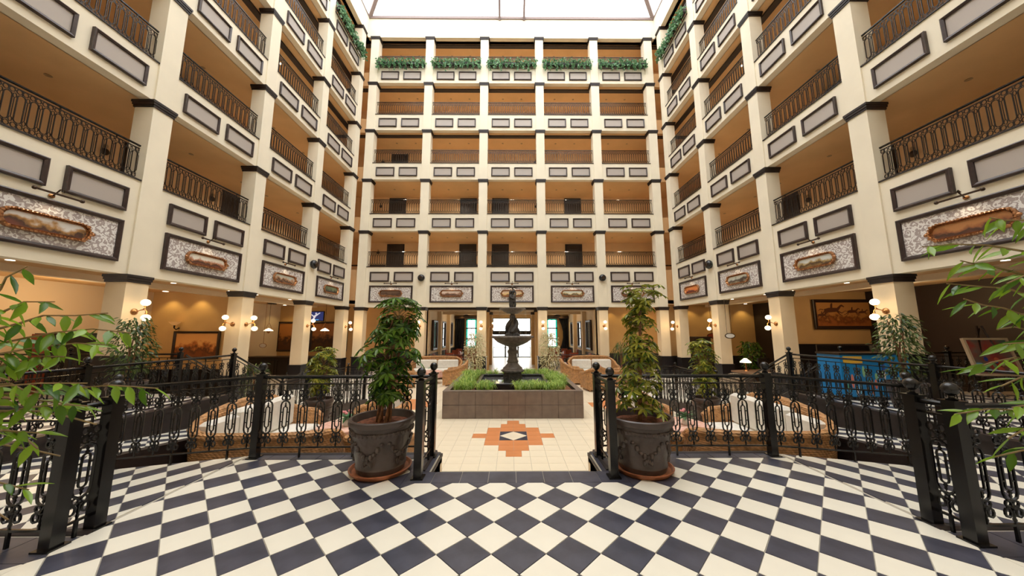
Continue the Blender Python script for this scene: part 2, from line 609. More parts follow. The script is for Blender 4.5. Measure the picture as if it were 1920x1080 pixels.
# corridor slabs, gallery back walls
for k in range(6):
    z1 = (T[k + 1] - .1) if k < 5 else 20.5
    z0 = S[k] + (0.16 if k == 0 else 0)
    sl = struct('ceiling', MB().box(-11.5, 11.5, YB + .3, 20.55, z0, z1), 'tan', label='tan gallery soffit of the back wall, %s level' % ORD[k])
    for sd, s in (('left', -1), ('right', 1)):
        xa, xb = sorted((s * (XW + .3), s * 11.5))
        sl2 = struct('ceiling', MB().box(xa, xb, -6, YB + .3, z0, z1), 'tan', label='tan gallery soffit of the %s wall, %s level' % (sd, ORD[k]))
        if k >= 3:
            xa, xb = sorted((s * (XW + .62), s * (XW + .86)))
            MB().box(xa, xb, -6, YB, z0 - .07, z0).build('ceiling_moulding', 'trim', sl2)
        for y in [sy + CW + f for sy in SY[2:6] for f in (.75, 2.0)]:
            lit = (k, round(y, 2)) in ((3, 13.11), (4, 9.86)) and True
            MB().lathe([(.055, 0), (.065, -.012), (.045, -.014)], 10, (s * (XW + 1.5), y, z0)).build('downlight', 'bulb' if lit or k == 0 else 'dimlight', sl2)
    if k >= 3:
        MB().box(-11, 11, YB + .52, YB + .76, z0 - .07, z0).build('ceiling_moulding', 'trim', sl)
    for x in [bx + f for bx in BX[:5] for f in (1.1, 2.3)]:
        MB().lathe([(.055, 0), (.065, -.012), (.045, -.014)], 10, (x, YB + 1.4, z0)).build('downlight', 'bulb' if k == 0 else 'dimlight', sl)
struct('wall_back_gallery', MB().box(-11.6, 11.6, 20.5, 20.7, 4.9, 20.5), 'tanwall', label='tan back wall of the rear galleries with dark doors')
struct('wall_left_gallery', MB().box(-11.7, -11.5, -6, 20.7, 4.9, 20.5), 'tanwall', label='tan back wall of the left galleries with dark doors')
struct('wall_right_gallery', MB().box(11.5, 11.7, -6, 20.7, 4.9, 20.5), 'tanwall', label='tan back wall of the right galleries with dark doors')
struct('wall_rear', MB().box(-14.2, 14.2, -2.9, -2.6, -1.1, 20.9), 'cream', label='cream wall closing the atrium behind the viewpoint')
rail_trim = 0

for k in range(1, 6):
    for x in (-6.7, -3.4, 0, 3.4, 6.7):
        light('SPOT', 'gallery_downlight', (x, YB + 1.3, S[k] - .03), 88, (1, .86, .66), .10, None, (0, 0, 0), 2.5)
    for s in (-1, 1):
        for y, p in ((15.6, 80), (12.4, 36)):
            light('SPOT', 'gallery_downlight', (s * (XW + 1.4), y, S[k] - .03), p, (1, .86, .66), .10, None, (0, 0, 0), 2.5)
    z = T[k] - .098
    gf = MB().box(-11.5, 11.5, YB + .33, 20.5, z - .002, z + .004)  # thin pale slab, out of view, added to bounce light onto the soffits
    for s in (-1, 1):
        gf.box(*sorted((s * (XW + .33), s * 11.5)), -2.6, YB + .32, z - .002, z + .004)
    struct('gallery_bounce_floor', gf, 'pale', label='pale unseen floor of the %s gallery level, added to bounce light' % ORD[k - 1])
# gallery doors
nd = [0]


def door(x, y, z, rz, w=.92, h=2.02, lab=''):
    nd[0] += 1
    d = MB().box(-w / 2, w / 2, -.04, 0.0, 0, h).build('door_%d' % nd[0], 'doorwood', None, (x, y, z), rz)
    d['kind'] = 'structure'
    d['label'] = lab
    MB().frame(-w / 2 - .09, w / 2 + .09, -.02, h + .09, .085, -.07, 0, .01).build('door_frame', 'trim', d)
    for a, b in ((.15, .85), (1.0, 1.8)):
        MB().frame(-w * .34, w * .34, a, b, .05, -.055, -.04, .006).build('door_panel', 'doorwood', d)
    MB().sphere((w * .38, -.075, 1.0), .028).build('door_handle', 'brass', d)
    return d


for k, xs in ((1, (-7.5, -2.85, -.75, 4.0)), (2, (-7.5, -2.85, -.75, 4.0)), (3, (-7.5, -2.85, -.75, 4.0))):
    for i, x in enumerate(xs):
        if k == 3 and i:
            continue
        door(x, 20.5, T[k] - .1, 0, lab='dark door on the rear %s gallery, %s from the left' % (ORD[k - 1], ORD[i]))
for k, ys in ((1, (5.9, 9.6, 12.9)), (2, (6.3, 10.2))):
    for i, y in enumerate(ys):
        door(-11.5, y, T[k] - .1, pi / 2, lab='dark door on the left %s gallery, %s from the front' % (ORD[k - 1], ORD[i]))
        door(11.5, y, T[k] - .1, -pi / 2, lab='dark door on the right %s gallery, %s from the front' % (ORD[k - 1], ORD[i]))
t1 = MB()
for a, b in ((-11, -8.1), (-6.95, -3.4), (-2.3, -1.3), (-.2, 3.4), (4.6, 11)):
    t1.box(a, b, 20.46, 20.5, 5.62, 5.70)
struct('trim_1', t1, 'trim', label='dark chair rail along the lowest rear gallery wall')

# roof glazing, steel
rz0 = 20.9
RX, RY0, RY1 = 8.9, -2.7, 17.95
roof = thing('skylight', 'white glazed hipped skylight with thin steel ribs over the atrium', 'skylight', (0, 0, rz0))
st = MB()
ap = [(-4.0, RY1 - 4.9, 4.6), (4.0, RY1 - 4.9, 4.6)]
ap2 = [(-4.0, RY0 + 4.9, 4.6), (4.0, RY0 + 4.9, 4.6)]


def beam(p, q, r=.07):
    return MB().tube([p, q], r, 4)


for nm, p, q, r in [('eave_beam', (-RX, RY1, 0), (RX, RY1, 0), .11), ('eave_beam', (-RX, RY0, 0), (-RX, RY1, 0), .06), ('eave_beam', (RX, RY0, 0), (RX, RY1, 0), .06),
                    ('eave_beam', (-RX, RY0, 0), (RX, RY0, 0), .08),
                    ('hip_rafter', (-RX, RY1, 0), ap[0], .15), ('hip_rafter', (RX, RY1, 0), ap[1], .15), ('hip_rafter', (-RX, RY0, 0), ap2[0], .10), ('hip_rafter', (RX, RY0, 0), ap2[1], .10),
                    ('rafter', (-.76, RY1, -.12), (-.76, RY1 - 4.9, 4.6), .09), ('rafter', (.76, RY1, -.12), (.76, RY1 - 4.9, 4.6), .09),
                    ('ridge_beam', ap[0], ap[1], .08), ('ridge_beam', ap[0], ap2[0], .08), ('ridge_beam', ap[1], ap2[1], .08)]:
    beam(p, q, r).build(nm, 'steel', roof)
for y in (13.0, 8.0, 3.0):
    for s in (-1, 1):
        beam((s * RX, y, 0), (s * 4, min(y, RY1 - 4.9), 4.6), .05).build('rafter', 'steel', roof)


def pane(*pts):
    MB().add(pts, [tuple(range(len(pts)))]).build('glass_pane', 'roofglass', roof)


pane((-RX, RY1, .06), (-.76, RY1, .06), (-.76, RY1 - 4.9, 4.66), (-4, RY1 - 4.9, 4.66))
pane((-.76, RY1, .06), (.76, RY1, .06), (.76, RY1 - 4.9, 4.66), (-.76, RY1 - 4.9, 4.66))
pane((.76, RY1, .06), (RX, RY1, .06), (4, RY1 - 4.9, 4.66), (.76, RY1 - 4.9, 4.66))
for s in (-1, 1):
    pane((s * RX, RY0, .06), (s * RX, RY1, .06), (s * 4, RY1 - 4.9, 4.66), (s * 4, RY0 + 4.9, 4.66))
pane((-RX, RY0, .06), (RX, RY0, .06), (4, RY0 + 4.9, 4.66), (-4, RY0 + 4.9, 4.66))
pane((-4, RY0 + 4.9, 4.66), (4, RY0 + 4.9, 4.66), (4, RY1 - 4.9, 4.66), (-4, RY1 - 4.9, 4.66))


# ------------------------------------------------------------------ floors and tiles
def clip(poly, x0, x1, y0, y1):
    for ax, lim, sg in ((0, x0, 1), (0, x1, -1), (1, y0, 1), (1, y1, -1)):
        out = []
        for i in range(len(poly)):
            p, q = poly[i - 1], poly[i]
            dp, dq = (p[ax] - lim) * sg, (q[ax] - lim) * sg
            if (dp < 0) != (dq < 0):
                t = dp / (dp - dq)
                out.append((p[0] + t * (q[0] - p[0]), p[1] + t * (q[1] - p[1])))
            if dq >= 0:
                out.append(q)
        poly = out
        if len(poly) < 3:
            return []
    return poly


def area(p):
    return abs(sum(p[i - 1][0] * p[i][1] - p[i][0] * p[i - 1][1] for i in range(len(p)))) / 2 if len(p) > 2 else 0


def tileprism(poly, g=.0025, h=.008, z=None, mb=None):
    cx = sum(p[0] for p in poly) / len(poly)
    cy = sum(p[1] for p in poly) / len(poly)
    mb = mb or MB()
    r0, r1 = [], []
    for x, y in poly:
        d = sqrt((x - cx) ** 2 + (y - cy) ** 2) or 1
        k0, k1 = max(0, 1 - g / d * 1.1), max(0, 1 - g / d * 1.9)
        zz = z(x, y) if z else 0
        r0.append((cx + (x - cx) * k0, cy + (y - cy) * k0, zz - h))
        r1.append((cx + (x - cx) * k1, cy + (y - cy) * k1, zz))
    n = len(poly)
    mb.add(r0 + r1, [tuple(n + i for i in range(n))] + [(i, (i + 1) % n, n + (i + 1) % n, n + i) for i in range(n)])
    return mb


D = 0.3729
Y0T = 3.3467


def diamonds(xa, xb, ya, yb):
    out = []
    for k in range(int((Y0T - yb) / D) - 2, int((Y0T - ya) / D) + 3):
        for i in range(int(xa / D) - 2, int(xb / D) + 3):
            out.append((i * D, Y0T - .5 * D - k * D, 1))
            out.append(((i + .5) * D, Y0T - k * D, 0))
    h = D / 2
    return [([(x, y - h), (x + h, y), (x, y + h), (x - h, y)], b, (x, y)) for x, y, b in out if xa - D < x < xb + D and ya - D < y < yb + D]


def pieces(poly, rects):
    ps = [clip(poly, *r) for r in rects]
    ps = [p for p in ps if area(p) > 2e-4]
    if sum(area(p) for p in ps) > area(poly) * .999:
        return [poly], True
    return ps, False


def checker(rects, parent, single, zf=None, ymin=None):
    """diamond tiles over the rects: one object each where single, else two joined fields"""
    xa, xb = min(r[0] for r in rects), max(r[1] for r in rects)
    ya, yb = min(r[2] for r in rects), max(r[3] for r in rects)
    h = D / 2
    whole = None
    if single:
        dm = [(0, -h), (h, 0), (0, h), (-h, 0)]
        wm = [tileprism(dm).mesh('tile', 'whitetile'), tileprism(dm).mesh('tile', 'blacktile')]
    far = [MB(), MB()]
    for poly, b, (cx, cy) in diamonds(xa, xb, ya, yb):
        ps, full = pieces(poly, rects)
        nm = 'black_tile' if b else 'cream_tile'
        if single and full and cy > 1.75 and abs(cx) < 5.2:
            inst(wm[b], nm, parent, (cx, cy, 0))
            continue
        for p in ps:
            if single and cy > 1.75 and abs(cx) < 4.2:
                tileprism(p).build(nm, 'blacktile' if b else 'whitetile', parent)
            else:
                tileprism(p, z=zf, mb=far[b])
    for b in (0, 1):
        if far[b].v:
            stuff(far[b].build('black_tile' if b else 'cream_tile', 'blacktile' if b else 'whitetile', parent))


PB = 2.65                                               # front edge of the side wings
fb = MB()
fb.box(-13.9, 13.9, -6.1, PB, -1.0, -.007)
for s in (-1, 1):
    xa, xb = sorted((s * .92, s * 3.25))
    fb.box(xa, xb, PB, 4.22, -1.0, -.007)
fb.box(-.92, .92, PB, 3.714, -1.0, -.007)
floor = struct('floor', fb, 'grout', label='black and white diamond tiled floor of the raised front platform')
checker([(-1.14, 1.14, .4, 3.454), (-3.22, -1.14, .4, 4.06), (1.14, 3.22, .4, 4.06), (-7.0, -3.22, .4, PB - .3), (3.22, 7.0, .4, PB - .3)], floor, True)
dk = MB()
pl = MB()
for poly, b, c in diamonds(-12, 12, -4, .4):
    for p in pieces(poly, [(-12, 12, -4, .4), (-13, -7, .4, PB - .3), (7, 13, .4, PB - .3)])[0]:
        tileprism(p, mb=(dk if b else pl))
stuff(dk.build('black_tile', 'blacktile', floor))
stuff(pl.build('cream_tile', 'whitetile', floor))


def border(x0, x1, y0, y1, n, ax):
    for i in range(n):
        if ax == 'x':
            a, b = x0 + (x1 - x0) * i / n, x0 + (x1 - x0) * (i + 1) / n
            p = [(a, y0), (b, y0), (b, y1), (a, y1)]
        else:
            a, b = y0 + (y1 - y0) * i / n, y0 + (y1 - y0) * (i + 1) / n
            p = [(x0, a), (x1, a), (x1, b), (x0, b)]
        tileprism(p).build('border_tile', 'blacktile', floor)


border(-1.14, 1.14, 3.454, 3.714, 8, 'x')
for s in (-1, 1):
    a, b = sorted((s * .93, s * 1.14))
    border(a, b, 3.714, 4.06, 1, 'y')
    a, b = sorted((s * .93, s * 3.22))
    border(a, b, 4.06, 4.21, 8, 'x')
    a, b = sorted((s * 3.22, s * 6.6))
    border(a, b, PB - .3, PB - .02, 11, 'x')


def moulding(n, p, q, out, label, dr=1.0):
    """stepped black edge moulding from p to q; out = unit vector pointing off the platform"""
    p, q = Vector((*p, 0)), Vector((*q, 0))
    d = Vector((*out, 0))
    prof = [(-.02, -.12), (.0, .0), (.02, .015), (.05, .012), (.055, -.02), (.085, -.022), (.095, -.05), (.12, -.055), (.12, -.13)]
    r = [[tuple(b + d * u + Vector((0, 0, z * (dr if z < 0 else 1)))) for u, z in prof] for b in (p, q)]
    struct('trim_%d' % n, MB().loft(r, True), 'trim', label=label)


moulding(2, (-3.25, 4.2), (-.92, 4.2), (0, 1), 'black stepped moulding on the platform edge left of the steps')
moulding(3, (.92, 4.2), (3.25, 4.2), (0, 1), 'black stepped moulding on the platform edge right of the steps')
moulding(4, (-1.03, 3.73), (-1.03, 4.32), (1, 0), 'black stepped moulding beside the steps, left side', .45)
moulding(5, (1.03, 3.73), (1.03, 4.32), (-1, 0), 'black stepped moulding beside the steps, right side', .45)
moulding(6, (-6.6, PB), (-3.2, PB), (0, 1), 'black stepped moulding along the left ramp landing')
moulding(7, (3.2, PB), (6.6, PB), (0, 1), 'black stepped moulding along the right ramp landing')
# steps down to the court
stp = MB()
steps = thing('staircase', 'flight of cream steps from the platform down to the fountain court', 'steps', (0, 3.714, FL))
for i in range(5):
    z = .75 - .15 * i
    MB().box(-.92, .92, .3 * i, .3 * (i + 1) + .02, 0, z).build('step', 'creamtile', steps)
for s in (-1, 1):
    a, b = sorted((s * .92, s * 1.06))
    MB().prism([(.0, 0), (1.6, 0), (1.6, .12), (.62, .62), (.62, .86), (0, .86)], a, b, 'x').build('stringer', 'pale', steps)

# court
struct('ground_slab', MB().box(-17, 17, 4.2, 30.3, -1.2, FL - .012), 'grout', label='mortar bed under the court floor')
court = struct('court_floor', MB().box(-4.9, 4.9, 4.21, 30.2, FL - .012, FL - .006), 'grout', label='cream tiled floor of the lower fountain court')
TU = .315
PAT = set()


def motif(cx, cy):
    r = {}
    for i in range(-2, 2):
        for j in range(-2, 2):
            r[(i, j)] = 't' if not (-1 <= i <= 0 and -1 <= j <= 0) else 'n'
    return r


tl_far = MB()
tc_far = MB()
ox, oy = 0.0, 7.86


def sq(x, y, w=TU, h=TU):
    return [(x, y), (x + w, y), (x + w, y + h), (x, y + h)]


zc = lambda x, y: FL
mot = motif(0, 0)
tipcells = []
sqm = {k: tileprism(sq(0, 0)).mesh('tile', m) for k, m in (('c', 'creamtile'), ('t', 'terracotta'), ('n', 'blacktile'))}
for j in range(-6, 60):
    for i in range(-16, 16):
        x, y = ox + i * TU, oy + j * TU
        if y + TU < 4.25 or y > 22:
            continue
        k = mot.get((i, j), 'c')
        if -1 <= i <= 0 and j in (-3, 2):
            k = 't'
        if -6 + 0 <= i <= 4 and abs(x + TU / 2) < 2.2 and 5.6 < y < 9.3:
            if k == 'n':
                continue
            # half-offset tips of the motif
            if j in (-4, 3) and i in (-1, 0):
                q = (TU / 2 if i == 0 else 0)
                tileprism(sq(x + q, y, TU / 2, TU), z=zc).build('cream_tile', 'creamtile', court)
                continue
            if i in (-3, 2) and j in (-1, 0):
                q = (TU / 2 if j == 0 else 0)
                tileprism(sq(x, y + q, TU, TU / 2), z=zc).build('cream_tile', 'creamtile', court)
                continue
            inst(sqm[k], {'c': 'cream_tile', 't': 'terracotta_tile'}[k], court, (x, y, FL))
        else:
            side = False
            for sx in (-1, 1):
                mx, my = sx * 3.465, 11.01
                ii, jj = round((x + TU / 2 - mx) / TU - .5), round((y + TU / 2 - my) / TU - .5)
                a, b = ii + .5, jj + .5
                if abs(a) + abs(b) < 3.2 and abs(a) < 3 and abs(b) < 3:
                    side = True
            tileprism(sq(x, y), z=zc, mb=(tc_far if side else tl_far))
for y in (oy + 3 * TU, oy - 4 * TU):
    tileprism(sq(-TU / 2, y), z=zc).build('terracotta_tile', 'terracotta', court)
for x in (2 * TU, -3 * TU):
    tileprism(sq(x, oy - TU / 2), z=zc).build('terracotta_tile', 'terracotta', court)
for sx in (-1, 1):
    for sy in (-1, 1):
        tileprism([(0, oy + sy * TU), (sx * TU, oy), (sx * TU, oy + sy * TU)], z=zc).build('navy_tile', 'blacktile', court)
tileprism([(TU, oy), (0, oy + TU), (-TU, oy), (0, oy - TU)], z=zc).build('cream_tile', 'creamtile', court)
stuff(tl_far.build('cream_tile', 'creamtile', court))
stuff(tc_far.build('terracotta_tile', 'terracotta', court))
fe = MB()
for s in (-1, 1):
    a, b = sorted((s * 4.9, s * 16.9))
    fe.box(a, b, 11.2, 30.2, FL - .012, FL)
fe.box(-4.9, 4.9, 22, 30.2, FL - .006, FL)
struct('lobby_floor', fe, 'whitetile', label='pale polished floor of the lobby around and behind the court')

# side walkways, ramps
WX, WY = 6.6, 7.85
R1S, R2S = .15 / 1.65, .75 / 7.1
LX = 4.9
for sd, s in (('left', -1), ('right', 1)):
    a, b = sorted((s * WX, s * 13.9))
    w = MB().box(a, b, PB, WY, -1.0, -.007)
    a2, b2 = sorted((s * 8.2, s * 13.9))
    w.box(a2, b2, WY, 8.2, -1.0, -.007)
    wk = struct('walkway_' + sd, w, 'grout', label='raised checkered walkway along the %s columns' % sd)
    m0 = sorted((s * (WX + .02), s * 12.0))
    checker([(m0[0], m0[1], PB - .3, WY - .1)], wk, False)
    zr = lambda x, y, s=s: -.15 - R2S * max(0, y - 4.14) if s * x > LX - .01 else -R1S * max(0, s * x - 3.25)
    rp = MB()
    xs = [3.25, LX, WX]
    # first run, landing, second run as solid wedges
    def q(x, y, z): return (s * x, y, z)
    rp.add([q(3.25, PB + .1, -1), q(LX, PB + .1, -1), q(LX, 4.2, -1), q(3.25, 4.2, -1), q(3.25, PB + .1, -.008), q(LX, PB + .1, -.158), q(LX, 4.2, -.158), q(3.25, 4.2, -.008)],
           [(4, 5, 6, 7), (0, 1, 5, 4), (1, 2, 6, 5), (2, 3, 7, 6)])
    rp.box(*sorted((s * LX, s * WX)), PB + .1, 4.14, -1, -.158)
    rp.add([q(LX, 4.14, -1), q(WX, 4.14, -1), q(WX, 11.24, -1), q(LX, 11.24, -1), q(LX, 4.14, -.158), q(WX, 4.14, -.158), q(WX, 11.24, FL - .008), q(LX, 11.24, FL - .008)],
           [(4, 5, 6, 7), (0, 1, 5, 4), (1, 2, 6, 5), (2, 3, 7, 6), (3, 0, 4, 7)])
    ramp = struct('ramp_' + sd, rp, 'grout', label='checkered wheelchair ramp descending beside the court on the %s' % sd)
    checker([(*sorted((s * 3.26, s * (LX - .005))), PB + .11, 4.18), (*sorted((s * LX, s * (WX - .02))), PB + .11, 11.2)], ramp, False, zr)
    # black curbs of the ramp: court side and walkway side
    for nm, x, th in (('ramp_curb', LX, .07), ('ramp_curb', WX - .01, .06)):
        cb = MB()
        for (ya, yb_) in ((4.14, 11.2),):
            za, zb = -.15, FL
            t0 = .16 if x == LX else .02
            for dx0, dx1, dz in ((-th, th, t0),):
                cb.add([(s * x + dx0, ya, za - .5), (s * x + dx1, ya, za - .5), (s * x + dx1, yb_, zb - .1), (s * x + dx0, yb_, zb - .1),
                        (s * x + dx0, ya, za + dz), (s * x + dx1, ya, za + dz), (s * x + dx1, yb_, zb + dz), (s * x + dx0, yb_, zb + dz)],
                       [(4, 5, 6, 7), (0, 1, 5, 4), (1, 2, 6, 5), (2, 3, 7, 6), (3, 0, 4, 7)])
        cb.build(nm, 'trim', ramp)
    cw = MB().box(*sorted((s * (WX - .05), s * (WX + .03))), PB + .1, WY, -.9, .05)
    cw.box(*sorted((s * (WX - .08), s * (WX + .06))), PB + .1, WY, -.03, .06)
    cw.build('retaining_curb', 'trim', wk)
    # stair from the walkway end down to the lobby
    sc = thing('staircase', 'short dark edged staircase from the %s walkway down to the lobby' % sd, 'steps', (s * 7.4, WY, FL))
    for i in range(6):
        MB().box(-.70, .66, .3 * i, .3 * (i + 1), 0, .75 - .15 * i if i < 5 else .02).build('step', 'whitetile', sc)

# ------------------------------------------------------------------ ground floor walls and ceilings
def gwall(name, x0, x1, y0, y1, z0, z1, m, label):
    return struct(name, MB().box(x0, x1, y0, y1, z0, z1), m, label=label)


GC = 2.96
gwall('wall_left_lobby', -14.1, -13.9, -6, 19.7, -1.2, 3.2, 'pale', 'pale outer wall of the left ground floor lobby')
gwall('wall_right_lobby', 13.9, 14.1, -6, 19.7, -1.2, 3.2, 'darkroom', 'dark brown outer wall of the right ground floor lobby')
wl = gwall('wall_left_partition', -13.9, -10.75, 12.6, 12.8, FL, 3.0, 'ochre', 'ochre wall with landscape painting behind the nearest left columns')
MB().box(-13.9, -10.72, 12.56, 12.6, FL, .08).build('dado', 'blackdado', wl)
wr = gwall('wall_right_partition', 10.6, 13.9, 12.6, 12.8, FL, 3.0, 'ochre', 'ochre wall with horse painting behind the nearest right columns')
MB().box(10.57, 13.9, 12.55, 12.6, FL, .98).build('dado', 'blackdado', wr)
wb = gwall('wall_left_bar', -14, -9.3, 19.6, 19.8, FL, 3.0, 'ochre', 'ochre wall with large brown murals behind the bar')
wb2 = gwall('wall_right_office', 9.0, 14, 18.6, 18.8, FL, 3.0, 'ochre', 'ochre wall washed by downlights behind the right columns')
MB().box(9.0, 13.9, 18.55, 18.6, FL, .08).build('dado', 'blackdado', wb2)
for sd, s in (('left', -1), ('right', 1)):
    a, b = sorted((s * 5.3, s * 9.3))
    w3 = gwall('wall_%s_rear' % sd, a, b, 20.6, 20.8, FL, 3.0, 'ochre', 'ochre wall between the back columns and the dining lobby, %s side' % sd)
    MB().box(a, b, 20.55, 20.6, FL, .1).build('dado', 'blackdado', w3)
    a, b = sorted((s * 5.2, s * 5.4))
    w4 = gwall('wall_%s_dining' % sd, a, b, 20.6, 30.2, FL, 3.0, 'pale', 'pale %s side wall of the dining lobby hung with mirrors' % sd)
    a, b = sorted((s * 5.12, s * 5.2))
    MB().box(a, b, 20.6, 30.1, FL, .05).build('dado', 'blackdado', w4)
    for y in (22.9, 26.2):
        a, b = sorted((s * 4.95, s * 5.2))
        MB().box(a, b, y, y + .4, FL, 3.0).build('pilaster', 'pale', w4)
    for i, y in enumerate((20.3, 23.6)):
        x0, x1 = (s * 1.6 - .17, s * 1.6 + .17)
        c = struct('column', MB().box(x0, x1, y, y + .34, FL, 3.0), 'ochre', label='slim ochre entrance column, %s side, %s row from the court' % (sd, ORD[i]))
        MB().box(x0 - .05, x1 + .05, y - .05, y + .39, 2.66, 2.84).build('capital', 'trim', c)
# lobby ceiling with beams
gc = struct('ceiling', MB().box(-14, 14, 18.2, 30.3, 3.0, 3.2), 'pale', label='pale ceiling of the dining lobby')
for s in (-1, 1):
    a, b = sorted((s * 11.4, s * 14))
    struct('ceiling', MB().box(a, b, -6, 18.3, 3.0, 3.2), 'tan', label='tan ceiling over the %s ground floor lobby' % ('left' if s < 0 else 'right'))
    a, b = sorted((s * 10.9, s * 11.15))
    struct('trim_%d' % (8 if s < 0 else 9), MB().box(a, b, -6, 18.2, 2.80, 2.98), 'pale', label='cream ceiling beam along the %s lobby' % ('left' if s < 0 else 'right'))
    a, b = sorted((s * 9.35, s * 9.7))
    struct('trim_%d' % (10 if s < 0 else 11), MB().box(a, b, -6, 18.2, 2.90, 2.975), 'trim', label='dark ceiling strip behind the %s columns' % ('left' if s < 0 else 'right'))
for n, (y, z0, m) in enumerate(((20.4, 2.72, 'pale'), (24.2, 2.72, 'pale'))):
    struct('trim_%d' % (12 + n), MB().box(-5.2, 5.2, y, y + .35, z0, 3.0), m, label='pale ceiling beam across the dining lobby, %s from the court' % ORD[n])
struct('trim_14', MB().box(-5.2, 5.2, YB + .5, YB + .7, 2.86, 2.965), 'trim', label='dark ceiling strip behind the back columns')
struct('trim_15', MB().box(-5.2, 5.2, 20.2, 20.4, 2.80, 2.97), 'trim', label='dark ceiling strip before the dining lobby')

# entrance wall with doors and stained windows
ew = MB()
YE = 30.0
for a, b in ((-14, -4.3), (-3.1, -1.75), (1.75, 3.1), (4.3, 14)):
    ew.box(a, b, YE, YE + .25, FL, 3.2)
for a, b in ((-4.3, -3.1), (3.1, 4.3)):
    ew.box(a, b, YE, YE + .25, FL, -.1)
    ew.box(a, b, YE, YE + .25, 2.66, 3.2)
ew.box(-1.75, 1.75, YE, YE + .25, 2.66, 3.2)
struct('wall_entrance', ew, 'ochre', label='ochre entrance wall with glass doors between two stained glass windows')
for n, s in ((1, -1), (2, 1)):
    x0, x1 = sorted((s * 3.1, s * 4.3))
    wd = MB().frame(x0, x1, -.12, 2.68, .09, YE - .06, YE + .1, .01).build('window_%d' % n, 'ochre')
    wd['kind'] = 'structure'
    wd['label'] = 'tall window with teal stained glass border, %s of the entrance' % ('left' if s < 0 else 'right')
    a, b = x0 + .09, x1 - .09
    mm = MB()
    for z in (.78, 1.72):
        mm.box(a, b, YE, YE + .05, z - .05, z + .05)
    mm.frame(a, b, -.05, 2.6, .05, YE, YE + .06, 0)
    mm.build('window_sash', 'darkwood', wd)
    for z0, z1 in ((-.02, .75), (.81, 1.69), (1.75, 2.56)):
        c0, c1 = a + .05, b - .05
        t = .13
        MB().box(c0, c1, YE + .02, YE + .03, z0, z1).build('glass_pane', 'glass', wd)
        e = MB()
        ze = t if z1 < 1 else .02
        zt = t * .8 if z1 > 2 else 0
        for qx in (c0, c1 - t):
            e.box(qx, qx + t, YE + .035, YE + .04, z0, z1)
        if z1 < 1:
            e.box(c0, c1, YE + .036, YE + .041, z0, z0 + t)
        if z1 > 2:
            e.box(c0, c1, YE + .036, YE + .041, z1 - t * .7, z1)
        e.build('teal_glass_border', 'teal', wd)
        MB().box((c0 + c1) / 2 - .018, (c0 + c1) / 2 + .018, YE + .0, YE + .02, z0, z1).build('lead_bar', 'darkwood', wd)
for n, (a, b) in enumerate(((-1.72, -.58), (-.58, .58), (.58, 1.72))):
    dd = MB().frame(a, b, FL, 1.22, .07, YE, YE + .06, 0).build('door_%d' % (nd[0] + 1 + n), 'iron')
    dd['kind'] = 'structure'
    dd['label'] = 'black framed glass entrance door, ' + ('left leaf', 'middle leaf', 'right leaf')[n]
    MB().box(a + .05, b - .05, YE + .02, YE + .035, FL + .05, 1.18).build('glass_pane', 'glass', dd)
    MB().tube([(a + .14, YE - .05, -.1), (a + .14, YE - .05, .5)], .018, 6).build('door_handle', 'steel', dd)
    MB().box(a, b, YE - .01, YE + .05, -.02, .03).build('push_bar', 'iron', dd)
tr = MB().frame(-1.75, 1.75, 1.22, 2.66, .07, YE, YE + .06, 0)
tr.box(-1.75, 1.75, YE - .02, YE + .07, 1.2, 1.5)
tr = struct('window_3', tr, 'iron', label='wide glass transom light above the entrance doors')
MB().box(-1.7, 1.7, YE + .02, YE + .035, 1.5, 2.6).build('glass_pane', 'glass', tr)
struct('exterior_paving', MB().box(-16, 16, 30.3, 48, -1.2, FL - .03), 'whitetile', label='pale paving outside the entrance doors')


# ------------------------------------------------------------------ lower railings
def baluster_mb():
    m = MB()
    r = .0085
    # coordinates: z = height above the floor, handrail at .943, second bar at .853
    m.tube([(0, 0, .855), (0, 0, .735)], .008, 4)
    for sx in (-1, 1):
        m.ring(sx * .034, .752, .024, .030, r, 9)
        m.ring(sx * .028, .688, .021, .024, r, 8)
        m.tube([(sx * .005, 0, .735), (sx * .03, 0, .72), (sx * .052, 0, .705)], [.009, .008, .004], 4)
    m.sphere((0, 0, .715), (.016, .016, .024), 6, 4)
    m.sphere((0, 0, .672), (.013, .013, .018), 6, 4)
    m.capsule_ring(0, .275, .655, .053, .0095, 5)
    m.capsule_ring(0, .345, .585, .024, .0075, 4)
    for z in (.41, .52):
        m.tube([(-.053, 0, z), (-.024, 0, z)], .007, 4)
        m.tube([(.024, 0, z), (.053, 0, z)], .007, 4)
    for z, d in ((.585, 1), (.345, -1)):
        m.lathe([(.004, 0), (.014, .012 * d), (.007, .026 * d), (.010, .036 * d), (.002, .058 * d)], 5, (0, 0, z))
    for sx in (-1, 1):
        m.ring(sx * .027, .256, .021, .022, r, 8)
        m.ring(sx * .040, .196, .022, .031, r, 9)
        m.tube([(sx * .012, 0, .235), (sx * .046, 0, .232)], [.009, .004], 4)
    m.sphere((0, 0, .232), (.018, .018, .026), 6, 4)
    m.lathe([(.011, .22), (.007, .20), (.012, .18), (.007, .165), (.012, .15), (.008, .135), (.009, .115)], 6)
    return m


BAL = baluster_mb().mesh('baluster', 'iron', True)
POST = MB()
w = .04
POST.box(-w, w, -w, w, 0, .965)
POST.box(-w - .022, w + .022, -w - .022, w + .022, 0, .012)
POST.box(-w - .012, w + .012, -w - .012, w + .012, .965, .98)
POST = POST.mesh('post', 'iron')
FIN = MB().lathe([(.03, .98), (.034, .99), (.018, 1.0), (.015, 1.012), (.026, 1.018), (.040, 1.035), (.048, 1.058), (.046, 1.075), (.036, 1.095), (.016, 1.108), (0.002, 1.11)], 14).mesh('finial', 'iron', True)


